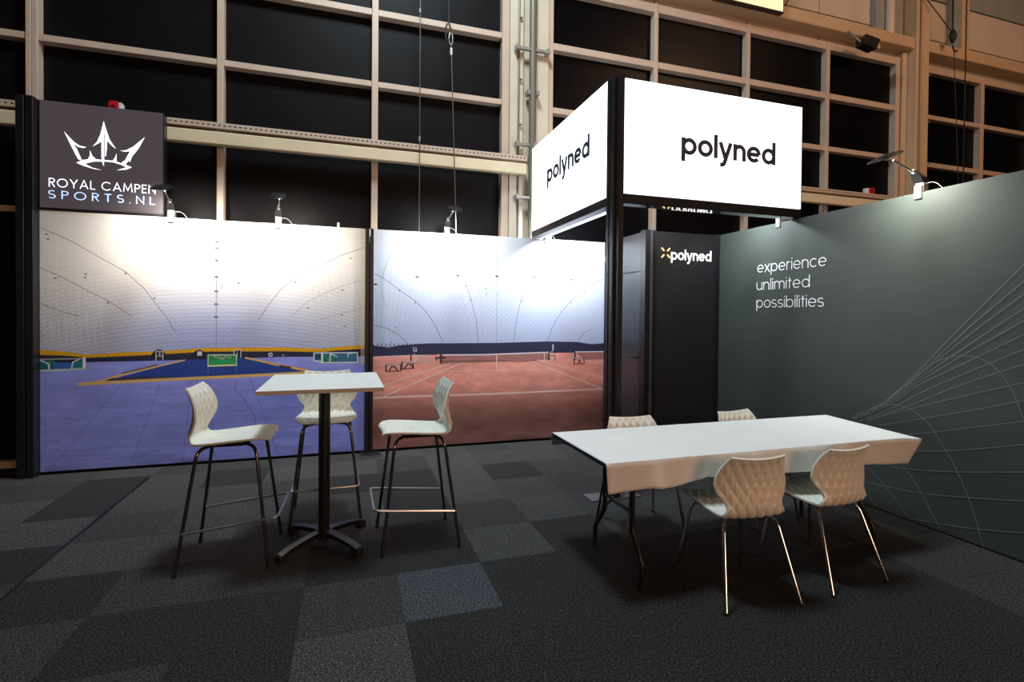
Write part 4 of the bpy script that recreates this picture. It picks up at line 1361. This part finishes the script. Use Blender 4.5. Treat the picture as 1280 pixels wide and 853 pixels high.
# ------------------------------------------------------------------ folding table with paper cloth
TX0, TX1, TY0, TY1, TZ = 1.352, 3.56, 2.515, 3.295, .735
ft = wthing('folding_table', (2.47, 2.9, 0), 'long folding table on black bent steel legs under a white cloth', 'table')
MB().bbox((TX0, TY0, TZ-.030), (TX1, TY1, TZ-.001), .004).build('table_top', M['table_black'], ft)
for x, sgn in ((1.59, -1), (3.365, 1)):
    for (yf, yu) in ((2.545, 2.655), (3.125, 2.995)):
        pts = [(x, yf, .0), (x, yf, .10)] + [(x, yf+(yu-yf)*t_, .135+.16*t_) for t_ in (0, .33, .66, 1)] + [(x, yu, .33), (x, yu, TZ-.031)]
        lg = MB().tube(pts, .0155, 10).build('leg', M['black_metal'], ft, True)
        MB().lathe([(.019, 0), (.019, .03)], (x, yf, 0.0), 10).build('foot', M['cable'], lg, True)
    MB().tube([(x, 2.655, .39), (x, 2.995, .39)], .011, 8).build('cross_bar', M['black_metal'], ft, True)
    MB().tube([(x, 3.01, .30), (x-sgn*.02, 3.06, .45), (x-sgn*.36, 2.83, TZ-.035)][:1]+[(x-sgn*.36, 2.83, TZ-.035)], .007, 8).build('brace', M['black_metal'], ft, True)
MB().tube([(1.59, 3.118, .145), (1.59, 2.985, .57)], .0075, 8).build('brace', M['black_metal'], ft, True)

cl = MB()
nx, top_n, sk = 96, 20, 10
rows = []
prof = []
for k in range(sk+1):
    prof.append(('b', 1-k/sk))
for k in range(1, top_n):
    prof.append(('t', k/top_n))
for k in range(sk+1):
    prof.append(('f', k/sk))
CX0 = 1.338
for (kind, t_) in prof:
    for i in range(nx+1):
        s_ = i/nx
        if kind == 'b':
            xr = 3.80
        elif kind == 't':
            xr = 3.80+(3.755-3.80)*t_
        else:
            xr = 3.755+(3.60-3.755)*t_
        x = CX0+(xr-CX0)*s_
        if kind == 'b': x -= .03*t_*0
        over = max(0, x-TX1)
        droop = .018*over/.2*(t_ if kind == 't' else (1 if kind == 'f' else 0))
        crease = .0020*sum(math.exp(-((x-c_)/.018)**2) for c_ in (1.86, 2.36, 2.86, 3.3))
        z = TZ+.004-droop+crease
        if kind == 'b':
            y = TY1+.006+.006*math.sin(x*7)*t_
            z -= .088*t_+.004*math.sin(x*4)*t_
            if t_ == 0: y -= .004
        elif kind == 't':
            y = TY1+(TY0-TY1)*t_
            z += .0011*math.exp(-((y-2.9-.02*math.sin(x))/.01)**2)
        else:
            drop = np.interp(x, [1.36, 1.6, 1.75, 2.0, 2.4, 2.9, 3.3, 3.6], [.158, .148, .158, .135, .140, .150, .155, .168])
            wave = .016*math.sin(x*5.2+.6)+.010*math.sin(x*11.3+1)+.020*math.exp(-((x-1.66)/.035)**2)-.016*math.exp(-((x-2.02)/.03)**2)
            y = TY0-.007-abs(t_)**1.1*(.014+wave)
            z -= drop*t_
            if t_ == 0: y += .004
        cl.v.append((x, y, z))
R_ = nx+1
for r_ in range(len(prof)-1):
    for i in range(nx):
        a = r_*R_+i
        cl.f.append((a, a+1, a+R_+1, a+R_))
co = cl.build('tablecloth', M['cloth'], smooth=True, origin=(2.5, 2.9, TZ+.004))
sd = co.modifiers.new('thick', 'SOLIDIFY'); sd.thickness = .0016; sd.offset = 1
tag(co, 'white paper cloth with fold creases draped over the folding table', 'tablecloth')

for o in bpy.data.objects:
    if '_world' in o: del o['_world']
